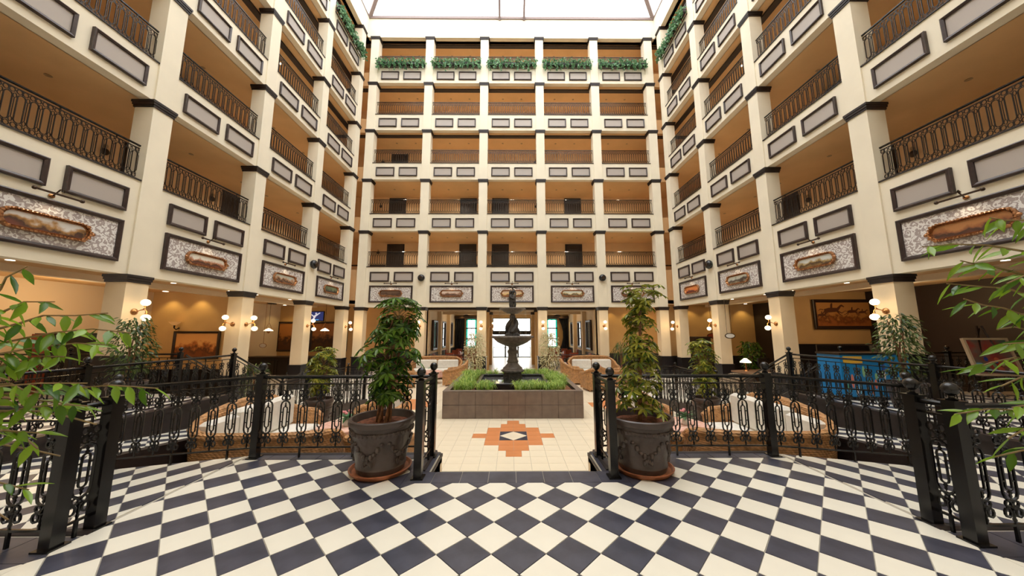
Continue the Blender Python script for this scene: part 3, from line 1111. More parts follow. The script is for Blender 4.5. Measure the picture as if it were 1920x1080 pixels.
def add_post(parent, x, y, z):
    p = inst(POST, 'post', parent, (x, y, z))
    inst(FIN, 'finial', p)
    return p


def railing(p0, p1, label, posts=(1, 1), z0=0.0, z1=0.0, mid_posts=(), pitch=.198, group=None, inset=.04):
    a, b = Vector((*p0, z0)), Vector((*p1, z1))
    root = thing('iron_railing', label, 'railing', a, 0, group)
    d = b - a
    L = Vector((d.x, d.y, 0)).length
    u = Vector((d.x / L, d.y / L, 0))
    sl = d.z / L
    ang = atan2(u.y, u.x)

    def P(t, h): return tuple(u * t + Vector((0, 0, h + sl * t)))

    for nm, h, r in (('handrail', .938, .021), ('sub_rail', .853, .011), ('base_rail', .115, .012)):
        m = MB().tube([P(inset, h), P(L - inset, h)], r, 8 if nm == 'handrail' else 4)
        m.build(nm, 'iron', root, smooth=(nm == 'handrail'))
    n = max(1, int((L - .08) / pitch))
    st_ = L / n
    for i in range(n):
        t = st_ * (i + .5)
        inst(BAL, 'baluster', root, P(t, 0), ang)
        if i % 3 == 1 or n < 3:
            MB().box(-.009, .009, -.009, .009, 0, .115).build('rail_foot', 'iron', root, P(t, 0))
        if i % 6 == 4:
            MB().box(-.008, .008, -.008, .008, .853, .938).build('rail_strut', 'iron', root, P(t, 0))
    if posts[0]:
        add_post(root, 0, 0, 0)
    if posts[1]:
        add_post(root, d.x, d.y, d.z)
    for t in mid_posts:
        add_post(root, *P(t, 0))
    return root


for sd, s in (('left', -1), ('right', 1)):
    A, B = (s * 3.26, 2.74), (s * 3.26, 2.50)
    E_, C_ = (s * 1.015, 4.15), (s * 3.12, 4.13)
    Dp = (s * 1.01, 3.57)
    railing(Dp, E_, 'short black iron railing with ball-topped posts flanking the steps, %s side' % sd)
    railing(E_, C_, 'black scrollwork railing on the platform front edge, behind the %s big pot' % sd, (0, 1))
    railing(C_, (s * 4.88, 4.13), 'black scrollwork railing sloping along the %s ramp from the platform corner' % sd, (0, 1), 0, -.13)
    railing(A, B, 'very short black railing between two posts at the %s ramp entrance' % sd, (1, 1))
    railing(B, (s * 6.55, 2.50), 'black scrollwork railing along the front side of the %s ramp, partly behind leaves' % sd, (0, 1))
    railing((s * WX, 2.62), (s * WX, WY), 'long black railing along the edge of the %s raised walkway' % sd, (0, 1), mid_posts=(2.55,))
    railing((s * 8.2, WY + .35), (s * 13.5, WY + .35), 'black railing closing the end of the %s walkway beyond the nearest column' % sd, (1, 1), mid_posts=(2.7,))
    railing((s * LX, 8.0), (s * LX, 11.1), 'black railing along the lower court side of the %s ramp' % sd, (1, 1), -.15 - R2S * 3.86, FL)
    railing((s * WX, WY + .02), (s * WX, 9.6), 'black stair railing descending from the end of the %s walkway, court side' % sd, (0, 1), 0, FL)
    railing((s * 8.15, WY + .4), (s * 8.15, 9.7), 'black stair railing descending from the end of the %s walkway, column side' % sd, (0, 1), 0, FL)
    railing((s * 6.7, 9.7), (s * 6.7, 13.6), 'black lobby railing beyond the %s stairs with ball-topped posts' % sd, (0, 1), FL, FL, mid_posts=(1.95,))
    if s < 0:
        lr = bpy.data.objects[[o.name for o in bpy.data.objects if o.get('label', '').startswith('black lobby railing beyond the left')][0]]
        for i in range(5):
            MB().lathe([(.012, .94), (.010, 1.12), (.024, 1.14), (.026, 1.165), (.010, 1.19), (.002, 1.21)], 8, (0, .2 + .75 * i, 0)).build('finial_spike', 'iron', lr, smooth=True)
            if i < 4:
                MB().tube([(0, .2 + .75 * (i + j / 8), 1.13 - .10 * sin(pi * j / 8)) for j in range(9)], .011, 5).build('chain', 'iron', lr)
    railing((s * 5.0, 13.6), (s * 6.7, 13.6), 'short black lobby railing at the far end of the %s ramp' % sd, (1, 0), FL, FL)
# rail of the dining lobby
for sd, s in (('left', -1), ('right', 1)):
    railing((s * 1.75, 18.15), (s * 5.0, 18.15), 'black railing between the back columns, before the %s dining tables' % sd, (1, 1), FL + .14, FL + .14)


# ------------------------------------------------------------------ gallery railings
def upper_unit():
    m = MB()
    m.capsule_ring(0, .17, .70, .05, .0098, 4, m=4)
    for z in (.30, .435, .57):
        for sx in (-1, 1):
            m.sphere((sx * .05, 0, z), (.011, .011, .016), 5, 4)
    for sx in (-1, 1):
        m.ring(sx * .038, .752, .036, .042, .008, 8)
        m.ring(sx * .038, .115, .036, .046, .008, 8)
    m.ring(.078, .66, .022, .045, .007, 8)
    m.ring(.078, .205, .022, .045, .007, 8)
    m.tube([(.078, 0, .62), (.078, 0, .25)], .006, 4)
    m.tube([(0, 0, .70), (0, 0, .80)], .006, 4)
    m.tube([(0, 0, .17), (0, 0, .05)], .006, 4)
    return m


UU = upper_unit()
UB = UU.mesh('baluster', 'bronze', True)


def gallery_rail(L, label, single):
    root = thing('gallery_railing', label, 'railing')
    h = MB().tube([(-L / 2, 0, .87), (L / 2, 0, .87)], .026, 6)
    h.build('handrail', 'iron', root)
    for nm, z, r in (('sub_rail', .80, .011), ('base_rail', .05, .014)):
        MB().tube([(-L / 2, 0, z), (L / 2, 0, z)], r, 4).build(nm, 'bronze', root)
    n = int(L / (.156 if single else .128))
    p = L / n
    if not single:
        j = MB()
    for i in range(n):
        x = -L / 2 + p * (i + .5)
        if single:
            inst(UB, 'baluster', root, (x, 0, 0))
        else:
            j.join(UU, Matrix.Translation((x, 0, 0)))
    if not single:
        stuff(j.build('baluster_row', 'bronze', root))
    for i in range(3):
        MB().box(-.009, .009, -.009, .009, .80, .87).build('rail_strut', 'bronze', root, (-L / 2 + L * (i + .5) / 3, 0, 0))
    return root


def copy_tree(o, parent=None):
    c = o.copy()
    COL.objects.link(c)
    if parent:
        c.parent = parent
    for ch in list(o.children):
        copy_tree(ch, c)
    return c


LV = ['lowest', 'second', 'third', 'fourth', 'top']
bayn = ['leftmost bay', 'second bay from the left', 'middle bay', 'second bay from the right', 'rightmost bay']
sbay = ['beyond the frame edge', 'bay nearest the viewer', 'second bay in view', 'third bay in view', 'bay by the back corner']
proto = None
Lb = back_bays[0][1] - back_bays[0][0]
for k in range(5):
    for i, (a, b) in enumerate(back_bays):
        lab = 'ornate black gallery railing, %s gallery of the back wall, %s' % (LV[k], bayn[i])
        o = proto = gallery_rail(Lb, lab, False) if proto is None else copy_tree(proto)
        o.location = ((a + b) / 2, YB + .18, T[k + 1] + .03)
        tag(o, lab, 'railing', 'gallery railings')
Ls = lb[0][1] - lb[0][0]
ps = gallery_rail(Ls, '', True)
pj = gallery_rail(Ls, '', False)
used = [0, 0]
for sd, s in (('left', -1), ('right', 1)):
    for k in range(5):
        for i in range(1, 6):
            single = i in (2, 3)
            if i == 1 and k < 2:
                continue
            src = ps if single else pj
            o = src if not used[single] else copy_tree(src)
            used[single] = 1
            o.location = (s * (XW + .18), (lb[i][0] + lb[i][1]) / 2, T[k + 1] + .03)
            o.rotation_euler = (0, 0, -s * pi / 2)
            tag(o, 'ornate black gallery railing, %s gallery of the %s wall, %s' % (LV[k], sd, sbay[i - 1]), 'railing', 'gallery railings')
for s in (-1, 1):
    pass


# ------------------------------------------------------------------ panoramic paintings, picture lights
def stadium(hx, hz, n=7):
    """elongated panel with rounded, slightly pinched ends"""
    p = []
    for i in range(n + 1):
        t = -pi / 2 + pi * i / n
        p.append((hx - hz * .9 + hz * .9 * cos(t), hz * sin(t)))
    for i in range(n + 1):
        t = pi / 2 + pi * i / n
        p.append((-hx + hz * .9 + hz * .9 * cos(t), hz * sin(t)))
    return p


def panorama(label, loc, rz, hx, m):
    hz = .135
    root = thing('panoramic_painting', label, 'painting', loc, rz, 'gilt framed panoramas on the damask panels')
    po = stadium(hx, hz)
    MB().prism(po, -.02, .0).build('canvas', m, root)
    f = MB()
    rings = []
    for d, y in ((-.012, -.01), (.0, -.045), (.018, -.03), (.032, -.065), (.05, -.055), (.062, 0.0)):
        rings.append([(x, y, z) for x, z in stadium(hx + d, hz + d)])
    f.loft(rings, True, False)
    f.build('gilt_frame', 'gilt', root, smooth=False)
    orn = MB()
    po = stadium(hx + .04, hz + .04, 9)
    pts = []
    for i in range(len(po)):
        a, b = Vector(po[i - 1]), Vector(po[i])
        k = max(1, int((b - a).length / .055))
        for j in range(k):
            pts.append(a.lerp(b, j / k))
    for i, q in enumerate(pts):
        e = abs(q.x) / hx
        r = .015 + (.014 if e > .82 else 0) * (i % 2) + .004 * (i % 3)
        orn.sphere((q.x, -.065, q.y), (r, r * .8, r), 6, 4)
    for sx in (-1, 1):
        orn.sphere((sx * (hx + .07), -.05, 0), (.045, .035, .04), 7, 5)
    orn.build('carved_ornament', 'gilt', root, smooth=True)
    return root


def picture_light(label, loc, rz, w=.33):
    root = thing('picture_light', label, 'lamp', loc, rz, 'brass picture lights')
    MB().tube([(-w, -.17, .0), (w, -.17, 0)], .020, 8).build('lamp_bar', 'darkbrass', root, smooth=True)
    for sx in (-1, 1):
        MB().sphere((sx * w, -.17, 0), .036, 8, 6).build('end_knob', 'darkbrass', root, smooth=True)
    MB().tube([(0, 0, -.02), (0, -.05, -.02), (0, -.12, .05), (0, -.17, .10), (.03, -.2, .11), (.05, -.18, .06)], .012, 6).build('arm', 'darkbrass', root, smooth=True)
    MB().sphere((0, -.02, -.02), (.05, .03, .04), 8, 6).build('wall_plate', 'brass', root, smooth=True)
    light('SPOT', 'picture_bulb', (0, -.16, -.03), 9, (1, .82, .56), .05, root, (radians(-18), 0, 0), 2.2)
    return root


PM = [paint_mat('painted_landscape_%d' % i, *a) for i, a in enumerate([
    ((0.70, 0.66, 0.62), (0.42, 0.22, 0.07), (0.16, 0.05, 0.03), 1.0),
    ((0.85, 0.80, 0.70), (0.45, 0.18, 0.08), (0.20, 0.06, 0.03), 2.3),
    ((0.62, 0.66, 0.60), (0.50, 0.28, 0.15), (0.30, 0.16, 0.08), 3.1),
    ((0.22, 0.27, 0.15), (0.10, 0.14, 0.08), (0.05, 0.06, 0.04), 4.7),
    ((0.15, 0.09, 0.06), (0.10, 0.05, 0.03), (0.35, 0.18, 0.08), 5.2),
    ((0.75, 0.60, 0.52), (0.40, 0.22, 0.14), (0.22, 0.12, 0.08), 6.9),
    ((0.75, 0.55, 0.38), (0.80, 0.55, 0.20), (0.40, 0.18, 0.07), 7.4),
    ((0.75, 0.76, 0.66), (0.62, 0.48, 0.22), (0.25, 0.22, 0.12), 8.8),
    ((0.78, 0.70, 0.58), (0.12, 0.07, 0.05), (0.35, 0.16, 0.07), 9.5),
    ((0.85, 0.30, 0.08), (0.75, 0.16, 0.04), (0.30, 0.04, 0.02), 10.1),
    ((0.62, 0.62, 0.55), (0.12, 0.12, 0.10), (0.36, 0.32, 0.22), 11.6),
    ((0.66, 0.68, 0.66), (0.40, 0.28, 0.10), (0.28, 0.18, 0.06), 12.2),
    ((0.45, 0.20, 0.07), (0.30, 0.11, 0.04), (0.12, 0.04, 0.02), 13.9)])]
ptxt_l = ['with dark red shore, nearest bay of left wall', 'with white sky, second bay of the left wall',
          'with pale blue harbour scene, third bay of the left wall', 'with dark green trees, left wall bay by the corner']
ptxt_b = ['with dark brown hills, leftmost bay of the back wall', 'with pale pink sky, back wall left of fountain', 'glowing pink and gold, behind the fountain statue',
          'with golden sky, back wall right of the fountain', 'with dark hill, rightmost bay of back wall']
ptxt_r = ['with brown dusk sky, nearest right bay behind leaves', 'with misty grey trees, second bay of the right wall',
          'with grey rocks, third bay of the right wall', 'glowing red orange, right wall bay by the corner']
for i, (a, b) in enumerate(back_bays):
    panorama('oval gilt-framed panoramic painting ' + ptxt_b[i], ((a + b) / 2, YB, 3.56), 0, .565, PM[4 + i])
    picture_light('brass picture light over the ' + ['leftmost', 'second', 'middle', 'fourth', 'rightmost'][i] + ' damask panel of the back wall', ((a + b) / 2, YB + .04, 4.10), 0)
for i in range(2, 6):
    y = (lb[i][0] + lb[i][1]) / 2
    zp = 3.50
    panorama('oval gilt-framed panoramic painting ' + ptxt_l[i - 2], (-XW, y, zp), pi / 2, .565, PM[i - 2])
    panorama('oval gilt-framed panoramic painting ' + ptxt_r[i - 2], (XW, y, zp), -pi / 2, .565, PM[[12, 11, 10, 9][i - 2]])
    for sd, s in (('left', -1), ('right', 1)):
        picture_light('brass picture light over the damask panel of the %s wall, %s' % (sd, sbay[i - 1]), (s * (XW + .04), y, 4.10), -s * pi / 2)

# ------------------------------------------------------------------ speakers
for lab, x, y, rz in (('left of the middle on the back wall', BX[1], YB, 0), ('right of the middle on the back wall', BX[4], YB, 0),
                      ('on the third column of the left wall', -XW, SY[5] + .23, pi / 2), ('on the third column of the right wall', XW, SY[5] + .23, -pi / 2)):
    r = thing('wall_speaker', 'round black bulb speaker ' + lab, 'speaker', (x, y, 4.42), rz, 'round black wall speakers')
    M_ = Matrix.Rotation(pi / 2, 4, 'X')
    MB().lathe([(.06, 0), (.17, .02), (.195, .07), (.19, .13), (.15, .19), (.09, .22)], 20).xf(M_).build('housing', 'speaker', r, smooth=True)
    MB().lathe([(.095, .215), (.085, .235), (.03, .245), (.0, .246)], 16).xf(M_).build('driver', 'darkbrass', r, smooth=True)


# ------------------------------------------------------------------ globe sconces
def sconce(label, loc, rz, power=7, side=0):
    """plate on a face looking to -y; one globe up, one globe down, on an S-arm"""
    r = thing('globe_sconce', label, 'lamp', loc, rz, 'brass globe sconces on the columns')
    M_ = Matrix.Rotation(pi / 2, 4, 'X')
    MB().lathe([(.055, 0), (.075, .012), (.07, .03), (.045, .05), (.02, .065), (.012, .08)], 14).xf(M_).build('wall_plate', 'brass', r, smooth=True)
    x = side
    MB().tube([(0, -.06, 0), (x * .3, -.13, .03), (x * .7, -.2, .05), (x, -.25, .09), (x, -.25, .14)], .011, 6).build('curved_arm', 'brass', r, smooth=True)
    MB().tube([(x * .5, -.16, .04), (x * .9, -.26, .05), (x * 1.15, -.3, .0), (x * 1.15, -.3, -.07)], .011, 6).build('hanging_arm', 'brass', r, smooth=True)
    for nm, c, d in (('upper', (x, -.25, .215), 1), ('lower', (x * 1.15, -.3, -.14), -1)):
        g = MB().sphere(c, (.088, .088, .078), 14, 9).build('glass_globe', 'globe', r, smooth=True)
        MB().lathe([(.02, 0), (.04, .012), (.03, .02)], 10, (c[0], c[1], c[2] - d * .085 - .01)).build('gallery_ring', 'brass', g, smooth=True)
    light('POINT', 'sconce_bulb', (x * 1.1, -.42, .05), power, LAMP, .12, r)
    return r


ZS = [2.02, 1.42, 1.42, 1.42]
for i, sy in ((3, 0), (4, 1), (5, 2), (6, 3)):
    y = SY[i] + .23
    z = 1.95 if i == 3 else 1.72
    for sd, s in (('left', -1), ('right', 1)):
        sconce('brass sconce with two lit globes on the %s row column, %s' % (sd, dist[i]), (s * XW, y, z), -s * pi / 2, 7, 0)
sconce('brass two globe sconce on the camera-facing side of the second left column', (-XW - .23, SY[4], 1.72), 0, 6, -.05)
for i in (1, 2, 3, 4):
    sconce('brass sconce with two lit globes on the back wall column, ' + pos6[i], (BX[i], YB, 1.75), 0, 5, 0)
for s in (-1, 1):
    for i, y in enumerate((20.3, 23.6)):
        sconce('brass two globe sconce on slim entrance column, %s side, %s row' % ('left' if s < 0 else 'right', ORD[i]), (s * 1.6 - s * .17, y + .17, 1.75), s * -pi / 2 + pi if s > 0 else pi / 2, 3, 0)

# downlights in the ground ceiling (soffit lamps of the perimeter)
dn = 0
OR8 = ['first and nearest', 'second', 'third', 'fourth', 'fifth', 'sixth', 'seventh', 'eighth and farthest']
for s in (-1, 1):
    for y in (5.0, 6.5, 8.6, 10.0, 11.9, 13.2, 15.1, 16.4):
        dn += 1
        o = MB().lathe([(.075, .012), (.085, 0), (.06, -.006), (.0, -.006)], 14).build('ceiling_downlight', 'bulb', None, (s * (XW + .62), y, 2.955))
        tag(o, 'round lit downlight, %s in the row behind the %s columns' % (OR8[(5.0, 6.5, 8.6, 10.0, 11.9, 13.2, 15.1, 16.4).index(y)], 'left' if s < 0 else 'right'), 'downlight', 'lit downlights behind the columns')
        light('SPOT', 'downlight_bulb', (s * (XW + .62), y, 2.93), 22, LAMP, .06, None, (0, 0, 0), 2.2)
for x in (-7.4, -6.1, -4.0, -2.8, 2.8, 4.0, 6.1, 7.4):
    o = MB().lathe([(.075, .012), (.085, 0), (.06, -.006), (.0, -.006)], 14).build('ceiling_downlight', 'bulb', None, (x, YB + .9, 2.955))
    tag(o, 'round lit downlight, %s from the left behind the back columns' % OR8[(-7.4, -6.1, -4.0, -2.8, 2.8, 4.0, 6.1, 7.4).index(x)].split(' and')[0], 'downlight', 'lit downlights behind the back columns')
    light('SPOT', 'downlight_bulb', (x, YB + .9, 2.93), 18, LAMP, .06, None, (0, 0, 0), 2.2)
# wall washers
WASH = (1.0, 0.70, 0.26)
for i, (x, y, p) in enumerate(((-13.1, 12.25, 34), (-12.0, 12.25, 34), (-13.2, 18.9, 30), (-12.2, 19.2, 30), (10.2, 18.2, 40), (11.4, 18.2, 40), (13.2, 18.2, 40), (6.2, 20.2, 36), (7.3, 20.2, 36), (8.4, 20.2, 36),
                               (-6.2, 20.2, 20), (-7.4, 20.2, 20), (-4.5, 29.4, 36), (4.5, 29.4, 36), (-3.0, 29.4, 24), (3.0, 29.4, 24))):
    o = MB().lathe([(.075, .012), (.085, 0), (.06, -.006), (.0, -.006)], 14).build('wall_washer', 'bulb', None, (x, y, 2.985))
    tag(o, 'lit wall washing downlight, %s, %s' % (('near the left painting, outer', 'near the left painting, inner', 'over the bar wall, outer', 'over the bar wall, inner', 'right office wall, first', 'right office wall, second', 'right office wall, third',
        'right rear wall, first', 'right rear wall, second', 'right rear wall, third', 'left rear wall, first', 'left rear wall, second', 'over the left curtain', 'over the right curtain', 'beside the left window', 'beside the right window')[i], 'yellow scallop below'), 'downlight')
    light('SPOT', 'washer_bulb', (x, y, 2.95), p * .8, WASH, .04, None, (0, 0, 0), 1.9)
for s in (-1, 1):
    light('POINT', 'lobby_lamp', (s * 3.3, 25.2, 2.6), 30, LAMP, .15)
light('POINT', 'bar_lamp', (-11.8, 16.4, 2.5), 25, LAMP, .15)
light('POINT', 'left_lobby_fill', (-12.6, 4.6, 2.5), 55, (1, .85, .66), .2)  # added fill without a fixture, brightens the pale left wall
light('POINT', 'left_lobby_fill', (-12.3, 9.2, 2.5), 60, LAMP, .15)  # second added fill, no fixture, lifts the left ochre wall
light('POINT', 'right_lobby_fill', (11.8, 9.6, 2.5), 62, LAMP, .15)  # fill light added to brighten the right ochre wall, no fixture
light('POINT', 'office_lamp', (11.5, 15.6, 2.7), 25, LAMP, .15)


# ------------------------------------------------------------------ plants
def palmate(n=8, L=.12, w=.03, droop=.35):
    m = MB()
    for i in range(n):
        a = 2 * pi * i / n + .2
        pts = []
        for t in (0.12, .4, .72, 1.0):
            r = L * t
            ww = w * (0.35, 1.0, .85, .05)[(0.12, .4, .72, 1.0).index(t)]
            z = .015 - droop * L * t * t
            pts.append((r, ww, z))
        vs = []
        for r, ww, z in pts:
            vs += [(r, -ww, z + .006), (r, 0, z - .004), (r, ww, z + .006)]
        fs = []
        for k in range(3):
            for j in range(2):
                fs.append((k * 3 + j, k * 3 + j + 1, (k + 1) * 3 + j + 1, (k + 1) * 3 + j))
        m.add([(x * cos(a) - y * sin(a), x * sin(a) + y * cos(a), z) for x, y, z in vs], fs)
    return m


def simple_leaf(L=.085, w=.017, droop=.2):
    m = MB()
    vs = []
    for t, k in ((0, .08), (.25, .8), (.5, 1), (.75, .62), (1, .02)):
        vs += [(L * t, -w * k, .10 * w - droop * L * t * t), (L * t, 0, -droop * L * t * t - .25 * w * k), (L * t, w * k, .10 * w - droop * L * t * t)]
    return m.add(vs, [(k * 3 + j, k * 3 + j + 1, (k + 1) * 3 + j + 1, (k + 1) * 3 + j) for k in range(4) for j in range(2)])


def urn_pot(root, r=.35, h=.55, m='pot', relief=True, sc='saucer'):
    k = r / .35
    q = h / .55
    prof = [(.0, .0), (.245, 0), (.25, .03), (.262, .06), (.255, .075), (.275, .2), (.30, .33), (.312, .40), (.326, .405), (.328, .435), (.316, .44),
            (.32, .475), (.345, .485), (.352, .51), (.35, .54), (.335, .55), (.315, .545), (.30, .50), (.29, .47), (0, .47)]
    MB().lathe([(a * k, b * q) for a, b in prof], 36).build('pot_body', m, root, smooth=True)
    if relief:
        rope = MB()
        n = 44
        for i in range(n):
            a = 2 * pi * i / n
            M_ = Matrix.Rotation(a, 4, 'Z') @ Matrix.Translation((.325 * k, 0, .42 * q)) @ Matrix.Rotation(.7, 4, 'X')
            rope.join(MB().sphere((0, 0, 0), (.011, .017, .026), 6, 4), M_)
        rope.build('rope_band', m, root, smooth=True)
        sw = MB()
        for g in range(5):
            a0 = 2 * pi * g / 5 + .3
            for j in range(9):
                t = j / 8
                a = a0 + t * 1.0
                z = .33 - .13 * sin(pi * t)
                rr = .275 + (z - .2) * .19
                sw.sphere((rr * k * cos(a), rr * k * sin(a), z * q), (.028, .028, .022 + .012 * (j % 2)), 6, 4)
            for j in range(5):
                a = a0 + .5 + (j - 2) * .07
                sw.sphere((.272 * k * cos(a), .272 * k * sin(a), (.16 - .012 * abs(j - 2)) * q), (.018, .018, .03), 5, 4)
        sw.build('garland_relief', m, root, smooth=True)
    so = MB().lathe([(.0, .482), (.10, .488), (.2, .48), (.297, .475)], 20)
    so.v = [(x * k + rnd.uniform(-.004, .004), y * k, (z + rnd.uniform(-.006, .008)) * q) for x, y, z in so.v]
    so.build('soil', 'soil', root)
    if sc:
        MB().lathe([(.0, -.02), (.285, -.02), (.315, .012), (.325, .03), (.31, .032), (.29, .005), (0, .003)], 32).xf(Matrix.Scale(k, 4)).build('saucer', sc, root, smooth=True)


LEAF = {}


def schefflera(label, loc, prof, z0, z1, nl, leaf='scheff', trunks=5, lean=(0, 0), scale=1.0, potr=.35, poth=.55, seed=1, sc='saucer', single=True, L=.115, spiral=True):
    """prof(t) = canopy radius at t in 0..1 between heights z0 and z1"""
    rr = random.Random(seed)
    root = thing('potted_schefflera', label, 'potted plant', loc)
    urn_pot(root, potr, poth, sc=sc)
    tb = poth * .86

    def axis(z):
        t = max(0, (z - tb) / (z1 - tb))
        return Vector((lean[0] * t, lean[1] * t, z))
    tk = MB()
    for i in range(trunks):
        a0 = 2 * pi * i / trunks
        path = []
        for j in range(9):
            t = j / 8
            z = tb - .03 + (z1 * .92 - tb) * t
            tw = a0 + (2.6 * t if spiral else 0)
            r = (.055 if trunks > 1 else .0) * (1.3 - .6 * sin(pi * min(1, t * 1.2))) + .05 * t * (trunks > 1)
            p = axis(z)
            path.append((p.x + r * cos(tw), p.y + r * sin(tw), z))
        tk.tube(path, [.017 * (1 - .6 * j / 8) if trunks > 1 else .028 * (1 - .6 * j / 8) for j in range(9)], 6)
    tk.build('trunk', 'bark', root, smooth=True)
    key = (leaf, L)
    if key not in LEAF:
        LEAF[key] = [palmate(8, L, L * .17, .22).mesh('leaf', leaf, True), palmate(7, L * .85, L * .17, .45).mesh('leaf', leaf, True)]
    pet = MB()
    joined = MB()
    for i in range(nl):
        t = rr.random()
        z = z0 + (z1 - z0) * t
        R = prof(t)
        ph = rr.uniform(0, 2 * pi)
        r = R * (0.25 + .75 * sqrt(rr.random()))
        c = axis(z)
        p = Vector((c.x + r * cos(ph), c.y + r * sin(ph), z + rr.uniform(-.03, .03)))
        base = axis(max(tb + .1, z - r * .7))
        pet.tube([tuple(base), tuple(base.lerp(p, .6) + Vector((0, 0, .02))), tuple(p)], .0035, 3)
        tilt = .15 + .75 * r / max(R, .01) * rr.uniform(.5, 1)
        if t > .9:
            tilt *= .5
        e = Matrix.Rotation(ph, 4, 'Z') @ Matrix.Rotation(tilt, 4, 'Y') @ Matrix.Rotation(rr.uniform(0, 6), 4, 'Z')
        s = scale * rr.uniform(.75, 1.2)
        if single:
            inst(LEAF[key][i % 2], 'leaf', root, tuple(p), 0, s, e.to_euler())
        else:
            joined.join(palmate(6, L, L * .2, .4), Matrix.Translation(p) @ e @ Matrix.Scale(s, 4))
    pet.build('petioles', 'twig', root)
    if not single:
        stuff(joined.build('foliage', leaf, root, smooth=True))
    return root


schefflera('tall dark green schefflera with braided stems in a big brown urn, left of the steps', (-1.47, 3.765, .02),
           lambda t: .13 + .12 * sin(pi * min(1, t * .9 + .08)) + (.09 if .35 < t < .5 else 0) + (.07 if t > .78 else 0), .72, 1.84, 185, 'scheff', 6, (.14, .0), 1.0, .35, .55, 5, L=.105)
schefflera('slender yellow-green variegated schefflera in a big brown urn, right of the steps', (1.385, 3.765, .02),
           lambda t: .19 * (1 - .35 * t) + (.05 if t < .35 else 0) + (.10 if t > .9 else 0), .58, 1.99, 130, 'scheffv', 1, (.08, .0), 1.0, .35, .55, 9, spiral=False, L=.10)
schefflera('bushy green schefflera in a tall brown pot beyond the left wicker sofa', (-4.48, 7.8, FL), lambda t: .10 + .20 * sin(pi * (t * .7 + .1)), .95, 2.02, 120, 'scheffv', 4, (.05, 0), 1.0, .30, .86, 21, None)
schefflera('bushy yellow-green schefflera in a tall brown pot beyond the right wicker sofa', (4.48, 7.8, FL), lambda t: .10 + .20 * sin(pi * (t * .7 + .1)), .95, 2.2, 120, 'scheffv', 4, (0, 0), 1.0, .30, .86, 22, None)


def bush(label, loc, name, m, rad, z0, z1, n, L, w, pot=None, seed=3, cat='potted plant', droop=.3, trunk=True, potz=0.0):
    rr = random.Random(seed)
    root = thing(name, label, cat, loc)
    if pot:
        urn_pot(root, pot[0], pot[1], relief=False, sc=None)
    if trunk:
        tk = MB()
        zb = pot[1] * .8 if pot else 0
        for i in range(3):
            tk.tube([(.02 * cos(i * 2.1), .02 * sin(i * 2.1), zb), (.05 * cos(i * 2 + 1), .05 * sin(i * 2 + 1), (zb + z1) / 2), (.12 * cos(i * 2.2), .12 * sin(i * 2.2), z1 - .1)], [.022, .016, .006], 5)
        tk.build('trunk', 'bark', root, smooth=True)
    f = MB()
    lf = simple_leaf(L, w, droop)
    for i in range(n):
        t = rr.random()
        R = rad * (.45 + .55 * sin(pi * (.12 + .8 * t))) * rr.uniform(.75, 1.15)
        ph = rr.uniform(0, 2 * pi)
        r = R * sqrt(rr.uniform(.05, 1))
        M_ = (Matrix.Translation((r * cos(ph), r * sin(ph), z0 + (z1 - z0) * t + .04 * sin(5 * ph)))
              @ Matrix.Rotation(ph + rr.uniform(-.7, .7), 4, 'Z') @ Matrix.Rotation(rr.uniform(.0, 1.1), 4, 'Y') @ Matrix.Rotation(rr.uniform(-.8, .8), 4, 'X') @ Matrix.Scale(rr.uniform(.7, 1.3), 4))
        f.join(lf, M_)
    stuff(f.build('foliage', m, root, smooth=True))
    return root


bush('ficus tree with drooping leaves in a brown pot before the nearest left column', (-7.75, 6.75, 0), 'potted_ficus', 'ficusd', .36, .62, 1.75, 750, .085, .018, (.30, .50), 31)
bush('ficus tree with drooping leaves in a brown pot before the nearest right column', (7.7, 6.5, 0), 'potted_ficus', 'ficusd', .36, .62, 1.82, 750, .085, .018, (.30, .50), 32)
bush('pale airy shrub with tiny leaves left of the entrance behind the fountain', (-1.92, 17.1, FL), 'potted_shrub', 'paleplant', .58, .35, 2.3, 1500, .10, .020, (.24, .4), 33)
bush('pale airy shrub with tiny leaves right of the entrance behind the fountain', (1.92, 17.1, FL), 'potted_shrub', 'paleplant', .58, .35, 2.3, 1500, .10, .020, (.24, .4), 34)
bush('spiky dracaena in front of the back column right of the sofa', (5.75, 17.35, FL), 'potted_dracaena', 'ficusd', .36, 1.2, 1.85, 110, .42, .016, (.22, .4), 35, droop=.5)
bush('second spiky dracaena further right by the back corner column', (6.75, 16.6, FL), 'potted_dracaena', 'ficusd', .40, .9, 1.7, 110, .42, .016, (.22, .4), 36, droop=.5)
bush('dark leafy shrub behind the lobby desk on the right', (10.6, 14.6, FL), 'potted_shrub', 'scheff', .45, .8, 1.9, 380, .17, .035, (.26, .45), 37)
bush('low dark shrub beyond the left railing by the second column', (-7.6, 9.9, FL), 'potted_shrub', 'ficusd', .36, .4, 1.45, 500, .085, .018, (.24, .4), 38)


# ------------------------------------------------------------------ foreground ficus trees at both frame edges
FLM = [simple_leaf(.070, .0115, .25).mesh('leaf', 'ficus', True), simple_leaf(.060, .0115, .45).mesh('leaf', 'ficus', True), simple_leaf(.080, .0115, .15).mesh('leaf', 'ficus', True)]


